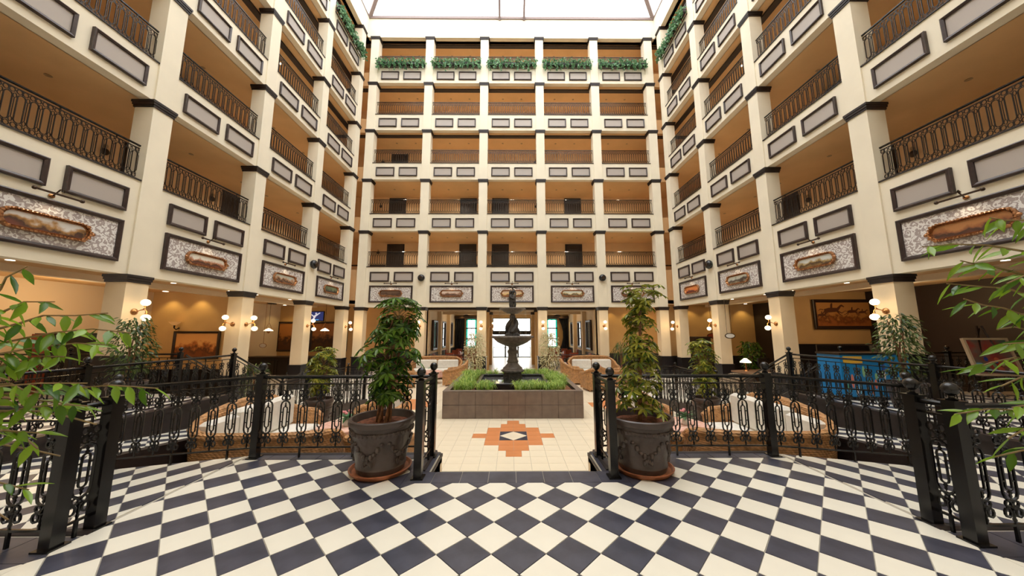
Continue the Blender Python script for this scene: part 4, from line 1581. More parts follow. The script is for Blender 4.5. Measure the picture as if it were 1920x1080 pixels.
def ficus_tree(label, base, branches, seed, nl):
    rr = random.Random(seed)
    root = thing('potted_ficus', label, 'potted plant', base)
    urn_pot(root, .27, .45)
    tw = MB()
    tw.tube([(0, 0, .38), (.02, .01, .9), (0, .02, 1.4), (.01, 0, 2.0)], [.03, .026, .02, .01], 7)
    tw.build('trunk', 'bark', root, smooth=True)
    b0 = Vector(base)
    tg = MB()
    cnt = 0
    for br in branches:
        pts = [Vector(p) - b0 for p in br]
        start = Vector((0, .01, pts[0].z - .12))
        path = [start] + pts
        tg.tube([tuple(p) for p in path], [.007] + [.0042 * (1 - .6 * i / len(pts)) for i in range(len(pts))], 4)
        # leaves alternate along the twig
        for i in range(len(path) - 1):
            a, b = path[i], path[i + 1]
            n = max(1, int((b - a).length / .021))
            for j in range(n):
                if i == 0 and j < n * .45:
                    continue
                if cnt >= nl:
                    continue
                p = a.lerp(b, (j + rr.random() * .6) / n)
                d = (b - a).normalized()
                yaw = atan2(d.y, d.x) + (.75 if j % 2 else -.75) + rr.uniform(-.5, .5)
                e = Matrix.Rotation(yaw, 4, 'Z') @ Matrix.Rotation(.25 + rr.uniform(-.25, .75), 4, 'Y') @ Matrix.Rotation(rr.uniform(-.9, .9), 4, 'X')
                inst(FLM[rr.randrange(3)], 'leaf', root, tuple(p), 0, rr.uniform(.75, 1.12), e.to_euler())
                cnt += 1
    tg.build('twigs', 'twig', root, smooth=True)
    return root


def span(x0, z0, x1, z1, y0, y1, sag=.0, n=5, seed=0):
    rr = random.Random(seed * 77 + int(x0 * 1000))
    out = []
    for i in range(n):
        t = i / (n - 1)
        out.append((x0 + (x1 - x0) * t, y0 + (y1 - y0) * t + rr.uniform(-.015, .015), z0 + (z1 - z0) * t + sag * sin(pi * t) + rr.uniform(-.008, .008)))
    return out


LB = [(-1.66, 1.52, -1.53, 1.70), (-1.72, 1.50, -1.38, 1.56), (-1.75, 1.46, -1.24, 1.50), (-1.72, 1.50, -1.42, 1.60), (-1.74, 1.40, -1.36, 1.46), (-1.76, 1.36, -1.44, 1.42),
      (-1.78, 1.30, -1.28, 1.335), (-1.78, 1.28, -1.18, 1.31), (-1.76, 1.22, -1.34, 1.27), (-1.78, 1.18, -1.40, 1.20), (-1.75, 1.28, -1.42, 1.25), (-1.78, 1.22, -1.46, 1.14), (-1.80, 1.14, -1.50, 1.05), (-1.82, 1.06, -1.56, .98),
      (-1.76, 1.24, -1.30, 1.20), (-1.82, 1.34, -1.5, 1.36), (-1.84, .98, -1.60, .90),
      (-1.78, 1.26, -1.50, 1.29), (-1.80, 1.20, -1.52, 1.23), (-1.80, 1.16, -1.46, 1.10), (-1.78, 1.32, -1.48, 1.30)]
ficus_tree('leafy ficus whose branches enter at the left frame edge', (-2.02, 1.02, 0), [span(a - .02, z0, b - .07, z1, 1.0 + .05 * (i % 3), 1.02 + .06 * ((i * 2) % 3), .02, 5, i) for i, (a, z0, b, z1) in enumerate(LB)], 41, 300)
RB = [(1.72, 1.80, 1.42, 1.86), (1.70, 1.74, 1.36, 1.80), (1.72, 1.66, 1.40, 1.73), (1.72, 1.70, 1.44, 1.64), (1.72, 1.58, 1.42, 1.66), (1.72, 1.50, 1.37, 1.60), (1.74, 1.44, 1.42, 1.46), (1.74, 1.40, 1.44, 1.37), (1.76, 1.36, 1.46, 1.32),
      (1.76, 1.26, 1.40, 1.27), (1.78, 1.22, 1.36, 1.22), (1.76, 1.20, 1.44, 1.16), (1.74, 1.56, 1.50, 1.55), (1.78, 1.14, 1.50, 1.08), (1.76, 1.46, 1.5, 1.50)]
ficus_tree('leafy ficus whose branches enter at the right frame edge', (2.02, 1.02, 0), [span(a + .06, z0, b + .09, z1, 1.0 + .05 * (i % 3), 1.02 + .06 * ((i * 2) % 3), .02, 5, i + 40) for i, (a, z0, b, z1) in enumerate(RB)], 42, 260)


# ------------------------------------------------------------------ ivy troughs on the top gallery
def ivy_trough(label, loc, rz, L, seed):
    rr = random.Random(seed)
    root = thing('ivy_trough', label, 'planter', loc, rz, 'ivy troughs on the top gallery')
    MB().bbox(-L / 2, L / 2, -.22, -.02, .0, .2, .02).build('trough', 'trim', root)
    f = MB()
    iv = MB().add([(0, 0, 0), (.05, -.045, -.01), (.10, 0, -.03), (.05, .045, -.01)], [(0, 1, 2), (0, 2, 3)])
    for i in range(int(L * 330)):
        x = rr.uniform(-L / 2 - .05, L / 2 + .05)
        q = rr.random()
        if q < .72:
            y, z = rr.uniform(-.34, -.04), rr.uniform(.0, .40)
        else:
            x = round(x / .34) * .34 + rr.uniform(-.05, .05)
            y, z = rr.uniform(-.34, -.22), -.55 * rr.random() ** 1.6 * (.5 + .5 * sin(x * 9))
        M_ = Matrix.Translation((x, y, z)) @ Euler((rr.uniform(-1, 1), rr.uniform(-.2, 1.3), rr.uniform(0, 6.28))).to_matrix().to_4x4() @ Matrix.Scale(rr.uniform(.8, 1.4), 4)
        f.join(iv, M_)
    stuff(f.build('ivy_foliage', 'ivy', root))
    return root


for i, (a, b) in enumerate(back_bays):
    ivy_trough('trough of trailing green ivy on the top back gallery, ' + bayn[i], ((a + b) / 2, YB + .02, T[5] + .04), 0, Lb, 50 + i)
for sd, s in (('left', -1), ('right', 1)):
    y = (lb[5][0] + lb[5][1]) / 2
    ivy_trough('trough of trailing green ivy on the top gallery of the %s wall' % sd, (s * XW, y, T[5] + .04), -s * pi / 2, Ls, 60 + s)


# ------------------------------------------------------------------ fountain and its planter
PX, PY0, PY1, PH = 1.96, 9.32, 13.3, .74
pt = thing('fountain_planter', 'large square brown tiled planter around the fountain, filled with grass', 'planter', (0, PY0, FL))
pm = MB()
dp = PY1 - PY0
for x0, x1, y0, y1 in ((-PX, PX, .0, .16), (-PX, PX, dp - .16, dp), (-PX, -PX + .16, .16, dp - .16), (PX - .16, PX, .16, dp - .16)):
    pm.box(x0 + (.012 if x0 == -PX else 0), x1 - (.012 if x1 == PX else 0), y0 + .012 * (y0 == 0), y1 - .012 * (y1 == dp), 0, PH - .02)
pm.build('planter_wall', 'slatejoint', pt)
ntx, tw_ = 9, 2 * PX / 9
for r in range(2):
    off = 0
    xs = [-PX + .46 * i for i in range(9)] + [PX]
    for a, b in zip(xs[:-1], xs[1:]):
        MB().bbox(a + .005, b - .005, 0, .03, .005 + r * (PH - .02) / 2, (r + 1) * (PH - .02) / 2 - .005, .003).build('slate_tile', 'slate', pt)
for s in (-1, 1):
    for r in range(2):
        for i in range(8):
            a, b = sorted((s * PX, s * (PX - .03)))
            MB().bbox(a, b, .033 + i * dp / 8, (i + 1) * dp / 8 - .003, .003 + r * (PH - .02) / 2, (r + 1) * (PH - .02) / 2 - .003, .002).build('slate_tile', 'slate', pt)
for x0, x1, y0, y1 in ((-PX, PX, 0, .17), (-PX, PX, dp - .17, dp), (-PX, -PX + .17, .17, dp - .17), (PX - .17, PX, .17, dp - .17)):
    MB().bbox(x0, x1, y0, y1, PH - .02, PH, .004).build('ledge', 'slate', pt)
MB().box(-PX + .16, PX - .16, .16, dp - .16, .5, .62).build('soil', 'soil', pt)
# inner basin
bas = MB()
bx, by0, by1 = 1.15, .85, dp - .85
for x0, x1, y0, y1 in ((-bx, bx, by0, by0 + .1), (-bx, bx, by1 - .1, by1), (-bx, -bx + .1, by0 + .1, by1 - .1), (bx - .1, bx, by0 + .1, by1 - .1)):
    bas.bbox(x0, x1, y0, y1, .45, .80, .01)
bas.build('basin_rim', 'blackdado', pt)
MB().box(-bx + .1, bx - .1, by0 + .1, by1 - .1, .6, .70).build('basin_water', 'water', pt)
gr = MB()
g2 = random.Random(3)
clumps = []
while len(clumps) < 135:
    x, y = g2.uniform(-PX + .24, PX - .24), g2.uniform(.26, dp - .26)
    if not (abs(x) < bx + .08 and by0 - .12 < y < by1 + .08):
        clumps.append((x, y))
for x, y in clumps:
    for k in range(42):
        a = g2.uniform(0, 6.28)
        L = g2.uniform(.20, .44)
        w = .0085
        d = Vector((cos(a), sin(a), 0))
        q = Vector((-sin(a), cos(a), 0)) * w
        sp_ = g2.uniform(.15, .85)
        p0 = Vector((x + g2.uniform(-.05, .05), y + g2.uniform(-.05, .05), .60))
        P3 = [p0, p0 + d * L * .3 * sp_ + Vector((0, 0, L * .55)), p0 + d * L * .7 * sp_ + Vector((0, 0, L * .8)), p0 + d * L * 1.1 * sp_ + Vector((0, 0, L * (.95 - .6 * sp_)))]
        vs = []
        for j, p in enumerate(P3):
            kk = (1, .95, .7, .08)[j]
            vs += [tuple(p - q * kk), tuple(p + q * kk)]
        gr.add(vs, [(0, 1, 3, 2), (2, 3, 5, 4), (4, 5, 7, 6)])
go = gr.build('grass', 'grass', None, (0, PY0, FL))
tag(go, 'bright green grass filling the fountain planter', 'grass', kind='stuff')

FY = (PY0 + PY1) / 2
fz = -.24
ft = thing('fountain', 'tiered dark cast stone fountain with two bowls, twisted dolphins and statue on top', 'fountain', (0, FY, fz))
oc = MB()
oc.lathe([(.30, -.1), (.38, -.1), (.38, 0.0), (.36, .03), (.355, .40), (.33, .42)], 8, ph=pi / 8)
oc.build('pedestal', 'stone', ft)
ros = MB()
for i in range(8):
    a = 2 * pi * i / 8
    for rr_, nn in ((.0, 1), (.055, 8), (.085, 12)):
        for k in range(nn):
            b = 2 * pi * k / nn
            u, z = rr_ * cos(b), .21 + rr_ * sin(b)
            R = .335
            ros.sphere((R * cos(a) - u * sin(a), R * sin(a) + u * cos(a), z), (.02 if nn > 1 else .035,) * 3, 6, 4)
ros.build('rosette_relief', 'stone', ft, smooth=True)
MB().lathe([(.36, .40), (.42, .42), (.425, .46), (.40, .48), (.36, .50), (.345, .56), (.29, .60), (.24, .66), (.20, .70), (.19, .74), (.21, .77), (.21, .80), (.185, .83), (.17, .90), (.165, 1.05),
            (.195, 1.12), (.20, 1.18), (.16, 1.22), (.15, 1.30), (.18, 1.36)], 28, flute=.03, nf=14).build('column_stem', 'stonel', ft, smooth=True)
MB().lathe([(.16, 1.33), (.26, 1.36), (.42, 1.42), (.58, 1.50), (.70, 1.60), (.735, 1.66), (.79, 1.66), (.81, 1.69), (.80, 1.73), (.76, 1.745), (.72, 1.72), (.64, 1.64), (.4, 1.56), (0, 1.54)], 40).build('large_bowl', 'stonel', ft, smooth=True)
rim = MB()
for i in range(64):
    a = 2 * pi * i / 64
    rim.join(MB().sphere((0, 0, 0), (.018, .026, .038), 5, 4), Matrix.Translation((.80 * cos(a), .80 * sin(a), 1.70)) @ Matrix.Rotation(a, 4, 'Z') @ Matrix.Rotation(.6, 4, 'X'))
rim.build('rope_rim', 'stonel', ft, smooth=True)
MB().lathe([(.0, 1.69), (.70, 1.69), (.72, 1.70)], 32).build('bowl_water', 'water', ft)
MB().lathe([(.28, 1.60), (.26, 1.74), (.27, 1.80), (.22, 1.84), (.20, 1.86), (.0, 1.86)], 24, flute=.08, nf=8).build('stem_foot', 'stone', ft, smooth=True)
MB().lathe([(.19, 1.84), (.175, 1.95), (.14, 2.08), (.10, 2.25), (.075, 2.45)], 20, flute=.10, nf=5).build('dolphin_core', 'stone', ft, smooth=True)
for k in range(3):
    dm = MB()
    path, rad = [], []
    for j in range(15):
        t = j / 14
        a = 2 * pi * k / 3 + 2.4 * t + .3
        r = .185 - .12 * t + .05 * sin(pi * t)
        path.append((r * cos(a), r * sin(a), 1.86 + .62 * t))
        rad.append(.095 * (1 - t) ** .7 + .028 if j else .06)
    dm.tube(path, rad, 8)
    p = path[0]
    dm.sphere((p[0] * 1.12, p[1] * 1.12, 1.90), (.085, .085, .07), 8, 6)
    dm.tube([path[-1], (path[-1][0] * 1.4, path[-1][1] * 1.4, 2.50), (path[-1][0] * 1.7, path[-1][1] * 1.7, 2.47)], [.03, .04, .01], 5)
    dm.build('dolphin', 'stone', ft, smooth=True)
MB().lathe([(.06, 1.86), (.075, 2.3), (.085, 2.42), (.10, 2.46), (.12, 2.50), (.085, 2.54), (.09, 2.60)], 18).build('dolphin_stem', 'stone', ft, smooth=True)
MB().lathe([(.09, 2.58), (.20, 2.60), (.33, 2.66), (.42, 2.73), (.46, 2.765), (.50, 2.765), (.51, 2.785), (.49, 2.80), (.45, 2.79), (.38, 2.76), (.2, 2.73), (0, 2.72)], 36).build('small_bowl', 'stonel', ft, smooth=True)
# statue: two children back to back under a spout
ft.scale = (.9, .9, .9)


def child(ph, s=1.0):
    m = MB()
    o = .05
    m.tube([(o, -.045, .02), (o + .02, -.05, .16), (o, -.04, .29)], [.03, .035, .05], 8)
    m.tube([(o, .045, .02), (o + .035, .05, .17), (o, .04, .29)], [.03, .037, .05], 8)
    m.sphere((o + .03, -.05, .02), (.05, .026, .02), 7, 5)
    m.sphere((o + .03, .05, .02), (.05, .026, .02), 7, 5)
    m.tube([(o, 0, .26), (o + .012, 0, .36), (o + .005, 0, .46), (o, 0, .50)], [.075, .082, .075, .04], 10)
    m.tube([(o, 0, .49), (o, 0, .54)], [.03, .028], 8)
    m.sphere((o + .01, 0, .60), (.058, .052, .066), 10, 8)
    m.sphere((o + .065, 0, .59), (.014, .010, .014), 6, 4)
    m.tube([(o, -.075, .47), (o + .03, -.12, .40), (o + .10, -.06, .36)], [.028, .024, .018], 7)
    m.tube([(o, .075, .47), (o - .02, .10, .58), (o - .05, .05, .70)], [.028, .024, .018], 7)
    m.sphere((o + .10, -.055, .36), .02, 6, 4)
    m.lathe([(.055, .22), (.085, .26), (.088, .31), (.075, .34)], 10, (o, 0, 0))
    return m.xf(Matrix.Rotation(ph, 4, 'Z') @ Matrix.Scale(s, 4))


for k, ph in enumerate((-pi / 2 + .5, pi / 2 + .5, pi + .3)):
    m = child(ph, 1.16)
    o = m.build('statue_child', 'stone', ft, (.0, 0, 2.74), smooth=False)
    mod = o.modifiers.new('remesh', 'REMESH')
    mod.mode = 'VOXEL'
    mod.voxel_size = .011
    mod.use_smooth_shade = True
MB().lathe([(.05, 2.74), (.045, 3.2), (.03, 3.40), (.022, 3.50), (.03, 3.56), (.02, 3.60), (.028, 3.66), (0, 3.70)], 10).build('spout', 'stone', ft, smooth=True)
sp = MB()
for k in range(8):
    a = 2 * pi * k / 8
    sp.tube([(0, 0, 3.58), (.08 * cos(a), .08 * sin(a), 3.61), (.26 * cos(a), .26 * sin(a), 3.575)], [.014, .012, .007], 4)
sp.build('spray_head', 'darkbrass', ft)
dr = MB()
for k in range(26):
    a = 2 * pi * k / 26 + .1 * sin(k * 5)
    r = .505
    dr.tube([(r * cos(a), r * sin(a), 2.77), (r * 1.04 * cos(a), r * 1.04 * sin(a), 2.5), (r * 1.06 * cos(a), r * 1.06 * sin(a), 1.72)], .0035, 3)
dr.build('falling_water', 'drip', ft)


# ------------------------------------------------------------------ wicker furniture
def wicker_seat(name, label, cat, loc, rz, w, d, hb, ha, ncush=1, tuft=False, group=None):
    """faces local -y; origin on the floor under the seat centre"""
    root = thing(name, label, cat, loc, rz, group)
    # plan of the shell, from front-left round the back to front-right
    R = min(.28, d * .4)
    pts = []
    xl, yb_, yf = w / 2, d / 2, -d / 2
    pts.append((-xl, yf, ha * .86))
    for i in range(5):
        t = i / 4
        pts.append((-xl, yf + .06 + (d - R - .06) * t, ha + (.02 * sin(pi * t)) + (hb - ha) * max(0, t - .55) ** 1.5))
    for i in range(1, 7):
        a = pi - (pi / 2) * i / 6
        pts.append((-xl + R + R * cos(a), yb_ - R + R * sin(a), ha + (hb - ha) * (.30 + .68 * i / 6)))
    n = 9
    for i in range(1, n):
        t = i / n
        pts.append((-xl + R + (w - 2 * R) * t, yb_ + .015 * sin(pi * t), hb + .03 * sin(pi * t)))
    for i in range(0, 7):
        a = pi / 2 - (pi / 2) * i / 6
        pts.append((xl - R + R * cos(a), yb_ - R + R * sin(a), ha + (hb - ha) * (.98 - .68 * i / 6)))
    for i in range(1, 5):
        t = 1 - i / 4
        pts.append((xl, yf + .06 + (d - R - .06) * t, ha + (.02 * sin(pi * t)) + (hb - ha) * max(0, t - .55) ** 1.5))
    pts.append((xl, yf, ha * .86))
    V = [Vector(p) for p in pts]
    outer, inner = [], []
    sh = MB()
    rings = []
    for i, p in enumerate(V):
        a, b = V[max(0, i - 1)], V[min(len(V) - 1, i + 1)]
        t = Vector((b.x - a.x, b.y - a.y, 0)).normalized()
        nn = Vector((t.y, -t.x, 0))
        # outward is away from the centre
        if nn.dot(Vector((p.x, p.y - (-.1), 0))) < 0:
            nn = -nn
        flare = nn * (.05 * (p.z / hb))
        q0, q1 = p + nn * .02, p - nn * .03
        rings.append([(q0.x - nn.x * .02, q0.y - nn.y * .02, .07), (q0.x + flare.x * .4, q0.y + flare.y * .4, .35), (q0.x + flare.x, q0.y + flare.y, p.z),
                      (q1.x + flare.x, q1.y + flare.y, p.z), (q1.x + flare.x * .3, q1.y + flare.y * .3, .35), (q1.x, q1.y, .07)])
    sh.loft(rings, True, True)
    sh.build('wicker_shell', 'wicker', root, smooth=True)
    top = [((r[2][0] + r[3][0]) / 2, (r[2][1] + r[3][1]) / 2, r[2][2]) for r in rings]
    rm = MB().tube(top, .058, 8)
    rm.build('rolled_rim', 'wicker', root, smooth=True)
    for sx in (-1, 1):
        rm2 = MB().tube([(sx * xl, yf - .01, .05), (sx * xl, yf - .015, ha * .5), (sx * xl, yf, ha * .86)], [.035, .04, .05], 8)
        rm2.build('arm_post', 'wicker', root, smooth=True)
    MB().bbox(-xl + .03, xl - .03, yf + .02, yb_ - .06, .09, .36, .015).build('seat_base', 'wicker', root)
    for sx in (-1, 1):
        for sy in (-1, 1):
            MB().lathe([(.022, 0), (.03, .1)], 8, (sx * (xl - .07), sy * (d / 2 - .09), 0)).build('leg', 'wicker', root)
    cw = (w - .14) / ncush
    for i in range(ncush):
        x0 = -w / 2 + .07 + cw * i
        MB().bbox(x0 + .008, x0 + cw - .008, yf + .03, yb_ - .12, .36, .48, .035).build('seat_cushion', 'cushion', root, smooth=True)
        m = MB().bbox(x0 + .03 + .06 * (i == 0), x0 + cw - .03 - .06 * (i == ncush - 1), yb_ - .20, yb_ - .06, .47, hb - .11, .05)
        m.build('back_cushion', 'cushion', root, smooth=True)
        if tuft:
            for bx_ in (.3, .7):
                for bz in (.35, .7):
                    MB().sphere((x0 + cw * bx_, yb_ - .205, .47 + (hb - .52) * bz), (.022, .012, .022), 7, 5).build('tuft_button', 'cushion', root)
    return root


WS = 'wicker_sofa'


def corner_sofa(label, s):
    root = thing(WS, label, 'sofa', (s * 3.7, 5.9, FL))
    ox, oy = 3.7, 5.9
    P = [(2.78, 5.62, .66), (2.76, 5.35, .84), (2.78, 5.10, .93), (2.92, 4.90, .96), (3.1, 4.84, .96), (3.4, 4.82, .95), (3.7, 4.82, .95), (4.0, 4.82, .95), (4.3, 4.82, .95), (4.5, 4.86, .97),
         (4.66, 4.96, 1.02), (4.74, 5.14, 1.08), (4.77, 5.4, 1.14), (4.78, 5.7, 1.18), (4.78, 6.0, 1.20), (4.78, 6.35, 1.20), (4.77, 6.65, 1.15), (4.73, 6.88, 1.02), (4.60, 7.02, .88), (4.40, 7.08, .80), (4.15, 7.08, .78), (3.98, 7.06, .66)]
    V = [Vector((s * (x - ox), y - oy, h)) for x, y, h in P]
    sh, top = MB(), []
    rings = []
    cen = Vector((s * -.3, .3, 0))
    for i, p in enumerate(V):
        q, w_ = V[max(0, i - 1)], V[min(len(V) - 1, i + 1)]
        t = Vector((w_.x - q.x, w_.y - q.y, 0)).normalized()
        nn = Vector((t.y, -t.x, 0)) * (1 if s > 0 else -1)
        low = nn * .035
        rings.append([(p.x - low.x, p.y - low.y, .06), (p.x + nn.x * .02, p.y + nn.y * .02, .5), (p.x + nn.x * .05, p.y + nn.y * .05, p.z - .05), (p.x, p.y, p.z),
                      (p.x - nn.x * .06, p.y - nn.y * .06, p.z - .06), (p.x - nn.x * .08, p.y - nn.y * .08, .06)])
        top.append((p.x + nn.x * .01, p.y + nn.y * .01, p.z - .03))
    sh.loft(rings, True, True)
    sh.build('wicker_shell', 'wicker', root, smooth=True)
    MB().tube(top, .062, 8).build('rolled_rim', 'wicker', root, smooth=True)

    def bb(x0, x1, y0, y1, z0, z1, b, nm, m):
        xa, xb = sorted((s * (x0 - ox), s * (x1 - ox)))
        MB().bbox(xa, xb, y0 - oy, y1 - oy, z0, z1, b).build(nm, m, root, smooth=(m == 'cushion'))
    bb(2.86, 4.68, 4.93, 5.62, .08, .40, .02, 'seat_base', 'wicker')
    bb(3.98, 4.68, 5.62, 7.0, .08, .40, .02, 'seat_base', 'wicker')
    for k in range(2):
        bb(2.88 + .55 * k, 3.41 + .55 * k, 4.95, 5.66, .40, .53, .04, 'seat_cushion', 'cushion')
        bb(3.96, 4.66, 5.68 + .66 * k, 6.32 + .66 * k, .40, .53, .04, 'seat_cushion', 'cushion')
        bb(4.50, 4.68, 5.60 + .68 * k, 6.26 + .68 * k, .52, 1.12, .05, 'back_cushion', 'cushion')
    bb(3.98, 4.66, 4.97, 5.66, .40, .53, .04, 'seat_cushion', 'cushion')
    bb(4.50, 4.66, 5.02, 5.58, .52, 1.06, .05, 'back_cushion', 'cushion')
    for x, y in ((2.9, 5.0), (2.9, 5.55), (4.6, 5.0), (4.6, 6.95), (4.05, 6.95)):
        MB().lathe([(.025, 0), (.032, .1)], 8, (s * (x - ox), y - oy, 0)).build('leg', 'wicker', root)


corner_sofa('wicker corner sofa with tall white cushions under the platform railing, left of the steps', -1)
corner_sofa('wicker corner sofa with tall white cushions under the platform railing, right of the steps', 1)
WC = 'wicker_armchair'
wicker_seat(WC, 'wicker armchair with white back cushion facing the front table, left group', 'armchair', (-2.95, 7.75, FL), -.4, .85, .85, .98, .66, 1)
wicker_seat(WC, 'wicker armchair with white back cushion facing the front table, right group', 'armchair', (2.95, 7.75, FL), .4, .85, .85, .98, .66, 1)
wicker_seat(WC, 'wicker armchair with round back towards the platform, behind the left big pot', 'armchair', (-2.15, 5.5, FL), pi - .25, .8, .8, .80, .66, 1)
wicker_seat(WC, 'wicker armchair with round back towards the platform, behind the right big pot', 'armchair', (2.15, 5.5, FL), pi + .25, .8, .8, .80, .66, 1)
wicker_seat(WS, 'far wicker sofa with tufted white cushions, left of the fountain', 'sofa', (-3.9, 17.0, FL), 0, 2.5, .9, 1.02, .66, 2, True)
wicker_seat(WC, 'wicker armchair turned sideways between far left sofa and fountain planter', 'armchair', (-2.55, 15.0, FL), pi / 2 + pi, .85, .9, 1.0, .66, 1)
wicker_seat(WS, 'far wicker sofa with white cushions, right of the fountain', 'sofa', (4.05, 16.6, FL), 0, 2.3, .9, 1.06, .66, 2, True)
wicker_seat(WC, 'wicker armchair facing right between the fountain planter and far right sofa', 'armchair', (2.75, 15.3, FL), pi / 2, .85, .9, 1.05, .66, 1)
wicker_seat(WC, 'wicker armchair with its back to the viewer before the far right sofa', 'armchair', (3.35, 13.6, FL), pi + .15, .82, .85, .92, .66, 1)
wicker_seat(WC, 'wicker armchair facing left beside the far right sofa, behind the urn plant', 'armchair', (4.75, 14.4, FL), -pi / 2 - .4, .85, .9, .98, .66, 1)
wicker_seat(WC, 'wicker armchair facing right before the far left sofa, behind the railing posts', 'armchair', (-4.7, 14.4, FL), pi / 2 + .3, .85, .9, .95, .66, 1)


def clothed_table(label, loc, r, seed, flower='flower', h=.55):
    t = thing('round_table', 'low round table under the %s' % label.replace('pink and red patterned ', ''), 'table', loc)
    MB().lathe([(.0, h - .03), (r * .9, h - .03), (r * .9, h), (0, h)], 20).build('tabletop', 'darkwood', t)
    MB().lathe([(.16, 0), (.15, .03), (.04, .06), (.04, h - .03)], 12).build('pedestal_leg', 'darkwood', t, smooth=True)
    rr = random.Random(seed)
    prof = [(0, h + .012), (r * .93, h + .012), (r * .97, h), (r, h - .12), (r * 1.04, h - .26)]
    rings = []
    n = 40
    for k, (q, z) in enumerate(prof):
        rings.append([(q * (1 + (.05 * cos(9 * 2 * pi * i / n) if k > 2 else 0)) * cos(2 * pi * i / n), q * (1 + (.05 * cos(9 * 2 * pi * i / n) if k > 2 else 0)) * sin(2 * pi * i / n), z) for i in range(n)])
    c = MB().loft(rings, True, False).build('tablecloth', 'pinkcloth', None, loc, smooth=True)
    tag(c, label, 'tablecloth')
    v = thing('flower_vase', 'white vase of pink flowers on the %s' % label.replace('pink and red patterned ', ''), 'vase', (loc[0] + .05, loc[1] - .1, loc[2] + h + .014))
    MB().lathe([(.0, 0), (.045, 0), (.06, .04), (.05, .1), (.03, .13), (.04, .15)], 14).build('vase_body', 'tablewhite', v, smooth=True)
    lf = simple_leaf(.17, .03, .5)
    f = MB()
    for i in range(26):
        f.join(lf, Matrix.Translation((0, 0, .14)) @ Matrix.Rotation(rr.uniform(0, 6.28), 4, 'Z') @ Matrix.Rotation(-rr.uniform(.1, 1.2), 4, 'Y'))
    stuff(f.build('leaves', 'ivy', v, smooth=True))
    for i in range(5):
        a = 1.26 * i
        MB().sphere((.07 * cos(a), .07 * sin(a), .24 + .02 * (i % 2)), (.03, .03, .025), 7, 5).build('blossom', 'pinkflower', v)


clothed_table('pink and red patterned tablecloth beside the front left sofa', (-3.2, 6.5, FL), .52, 1, h=.62)
clothed_table('pink and red patterned tablecloth beside the front right sofa', (3.2, 6.5, FL), .52, 2, h=.62)
clothed_table('pink and red patterned tablecloth before the far right sofa', (3.9, 15.2, FL), .5, 3)
clothed_table('pink and red patterned tablecloth before the far left sofa', (-3.75, 15.4, FL), .5, 4)


# ------------------------------------------------------------------ wall pictures and lobby things
def framed(label, loc, rz, w, h, m, fw=.09, cat='painting', name='framed_painting'):
    r = thing(name, label, cat, loc, rz)
    MB().frame(-w / 2, w / 2, -h / 2, h / 2, fw, -.07, 0, .015).build('frame', 'darkwood', r)
    MB().box(-w / 2 + fw * .8, w / 2 - fw * .8, -.02, -.005, -h / 2 + fw * .8, h / 2 - fw * .8).build('canvas', m, r)
    return r


brown1 = paint_mat('brown_mural', (0.42, 0.17, 0.045), (0.22, 0.08, 0.02), (0.10, 0.035, 0.012), 3.3, (0.05, 0.02, 0.01), .7)
brown2 = paint_mat('dark_brown_mural', (0.36, 0.14, 0.04), (0.15, 0.055, 0.02), (0.07, 0.03, 0.012), 5.8, (0.03, 0.014, 0.01), .8)
orange1 = paint_mat('orange_landscape', (0.75, 0.38, 0.13), (0.45, 0.14, 0.03), (0.22, 0.06, 0.015), 7.7, (0.10, 0.03, 0.01), 1.1)
framed('orange brown landscape painting on the ochre wall behind the second left column', (-12.0, 12.58, .98), 0, 1.75, 1.05, orange1)
hp = framed('wide dark framed painting of galloping horses on the right lobby wall', (12.85, 12.54, 2.12), 0, 2.35, 1.15, paint_mat('dusty_plain', (0.50, 0.24, 0.07), (0.46, 0.20, 0.05), (0.36, 0.12, 0.03), 2.2, (0.16, 0.05, 0.012), 1.0), .12)


def horse(x, z, s, flip=1):
    m = MB()

    def P(a, b): return (x + a * s * flip, -.024, z + b * s)
    m.tube([P(-.30, .02), P(-.1, .04), P(.15, .05), P(.28, .06)], [.06 * s, .095 * s, .085 * s, .07 * s], 6)
    m.tube([P(.26, .08), P(.38, .2), P(.43, .24)], [.06 * s, .04 * s, .035 * s], 5)
    m.tube([P(.42, .24), P(.54, .17)], [.04 * s, .02 * s], 5)
    for a, pts in ((0, [(.25, .0), (.42, -.08), (.52, -.02)]), (1, [(.22, 0), (.34, -.14), (.44, -.2)]), (2, [(-.27, 0), (-.40, -.12), (-.55, -.16)]), (3, [(-.24, 0), (-.30, -.17), (-.44, -.24)])):
        m.tube([P(*p) for p in pts], [.04 * s, .022 * s, .014 * s], 4)
    m.tube([P(-.33, .06), P(-.46, .08), P(-.56, .0)], [.025 * s, .022 * s, .006 * s], 4)
    m.tube([P(.0, .1), P(.02, .26), P(.05, .32)], [.05 * s, .045 * s, .03 * s], 5)
    m.v = [(a, -.022 + (b + .024) * .12, c) for a, b, c in m.v]
    return m


for x, z, s in ((-.45, .12, .95), (-.85, -.05, .5), (.35, .08, .6), (.75, .06, .45)):
    horse(x, z, s, 1).build('painted_horse', mat('horse_brown', (0.10, 0.03, 0.012), .6), hp, (0, 0, 0))
framed('large brown mural left of the third left column, above the bar', (-13.0, 19.6, 1.18), 0, 1.95, 1.75, brown1, .11, 'painting')
framed('large dark brown mural right of the third left column, above the bar', (-10.9, 19.6, 1.18), 0, 2.2, 1.75, brown2, .11, 'painting')
tv = thing('television', 'small black television high above the dark mural behind the bar', 'television', (-11.75, 19.6, 2.38), 0)
MB().bbox(-.5, .5, -.06, .0, -.3, .3, .015).build('tv_case', 'speaker', tv)
MB().box(-.46, .46, -.066, -.06, -.26, .26).build('screen', mat('screen_picture', (0.01, 0.012, 0.05), .2, emit=(0.02, 0.03, 0.12), estr=1.0, col2=(0.02, 0.03, 0.10), scale=2), tv)
fg = MB()
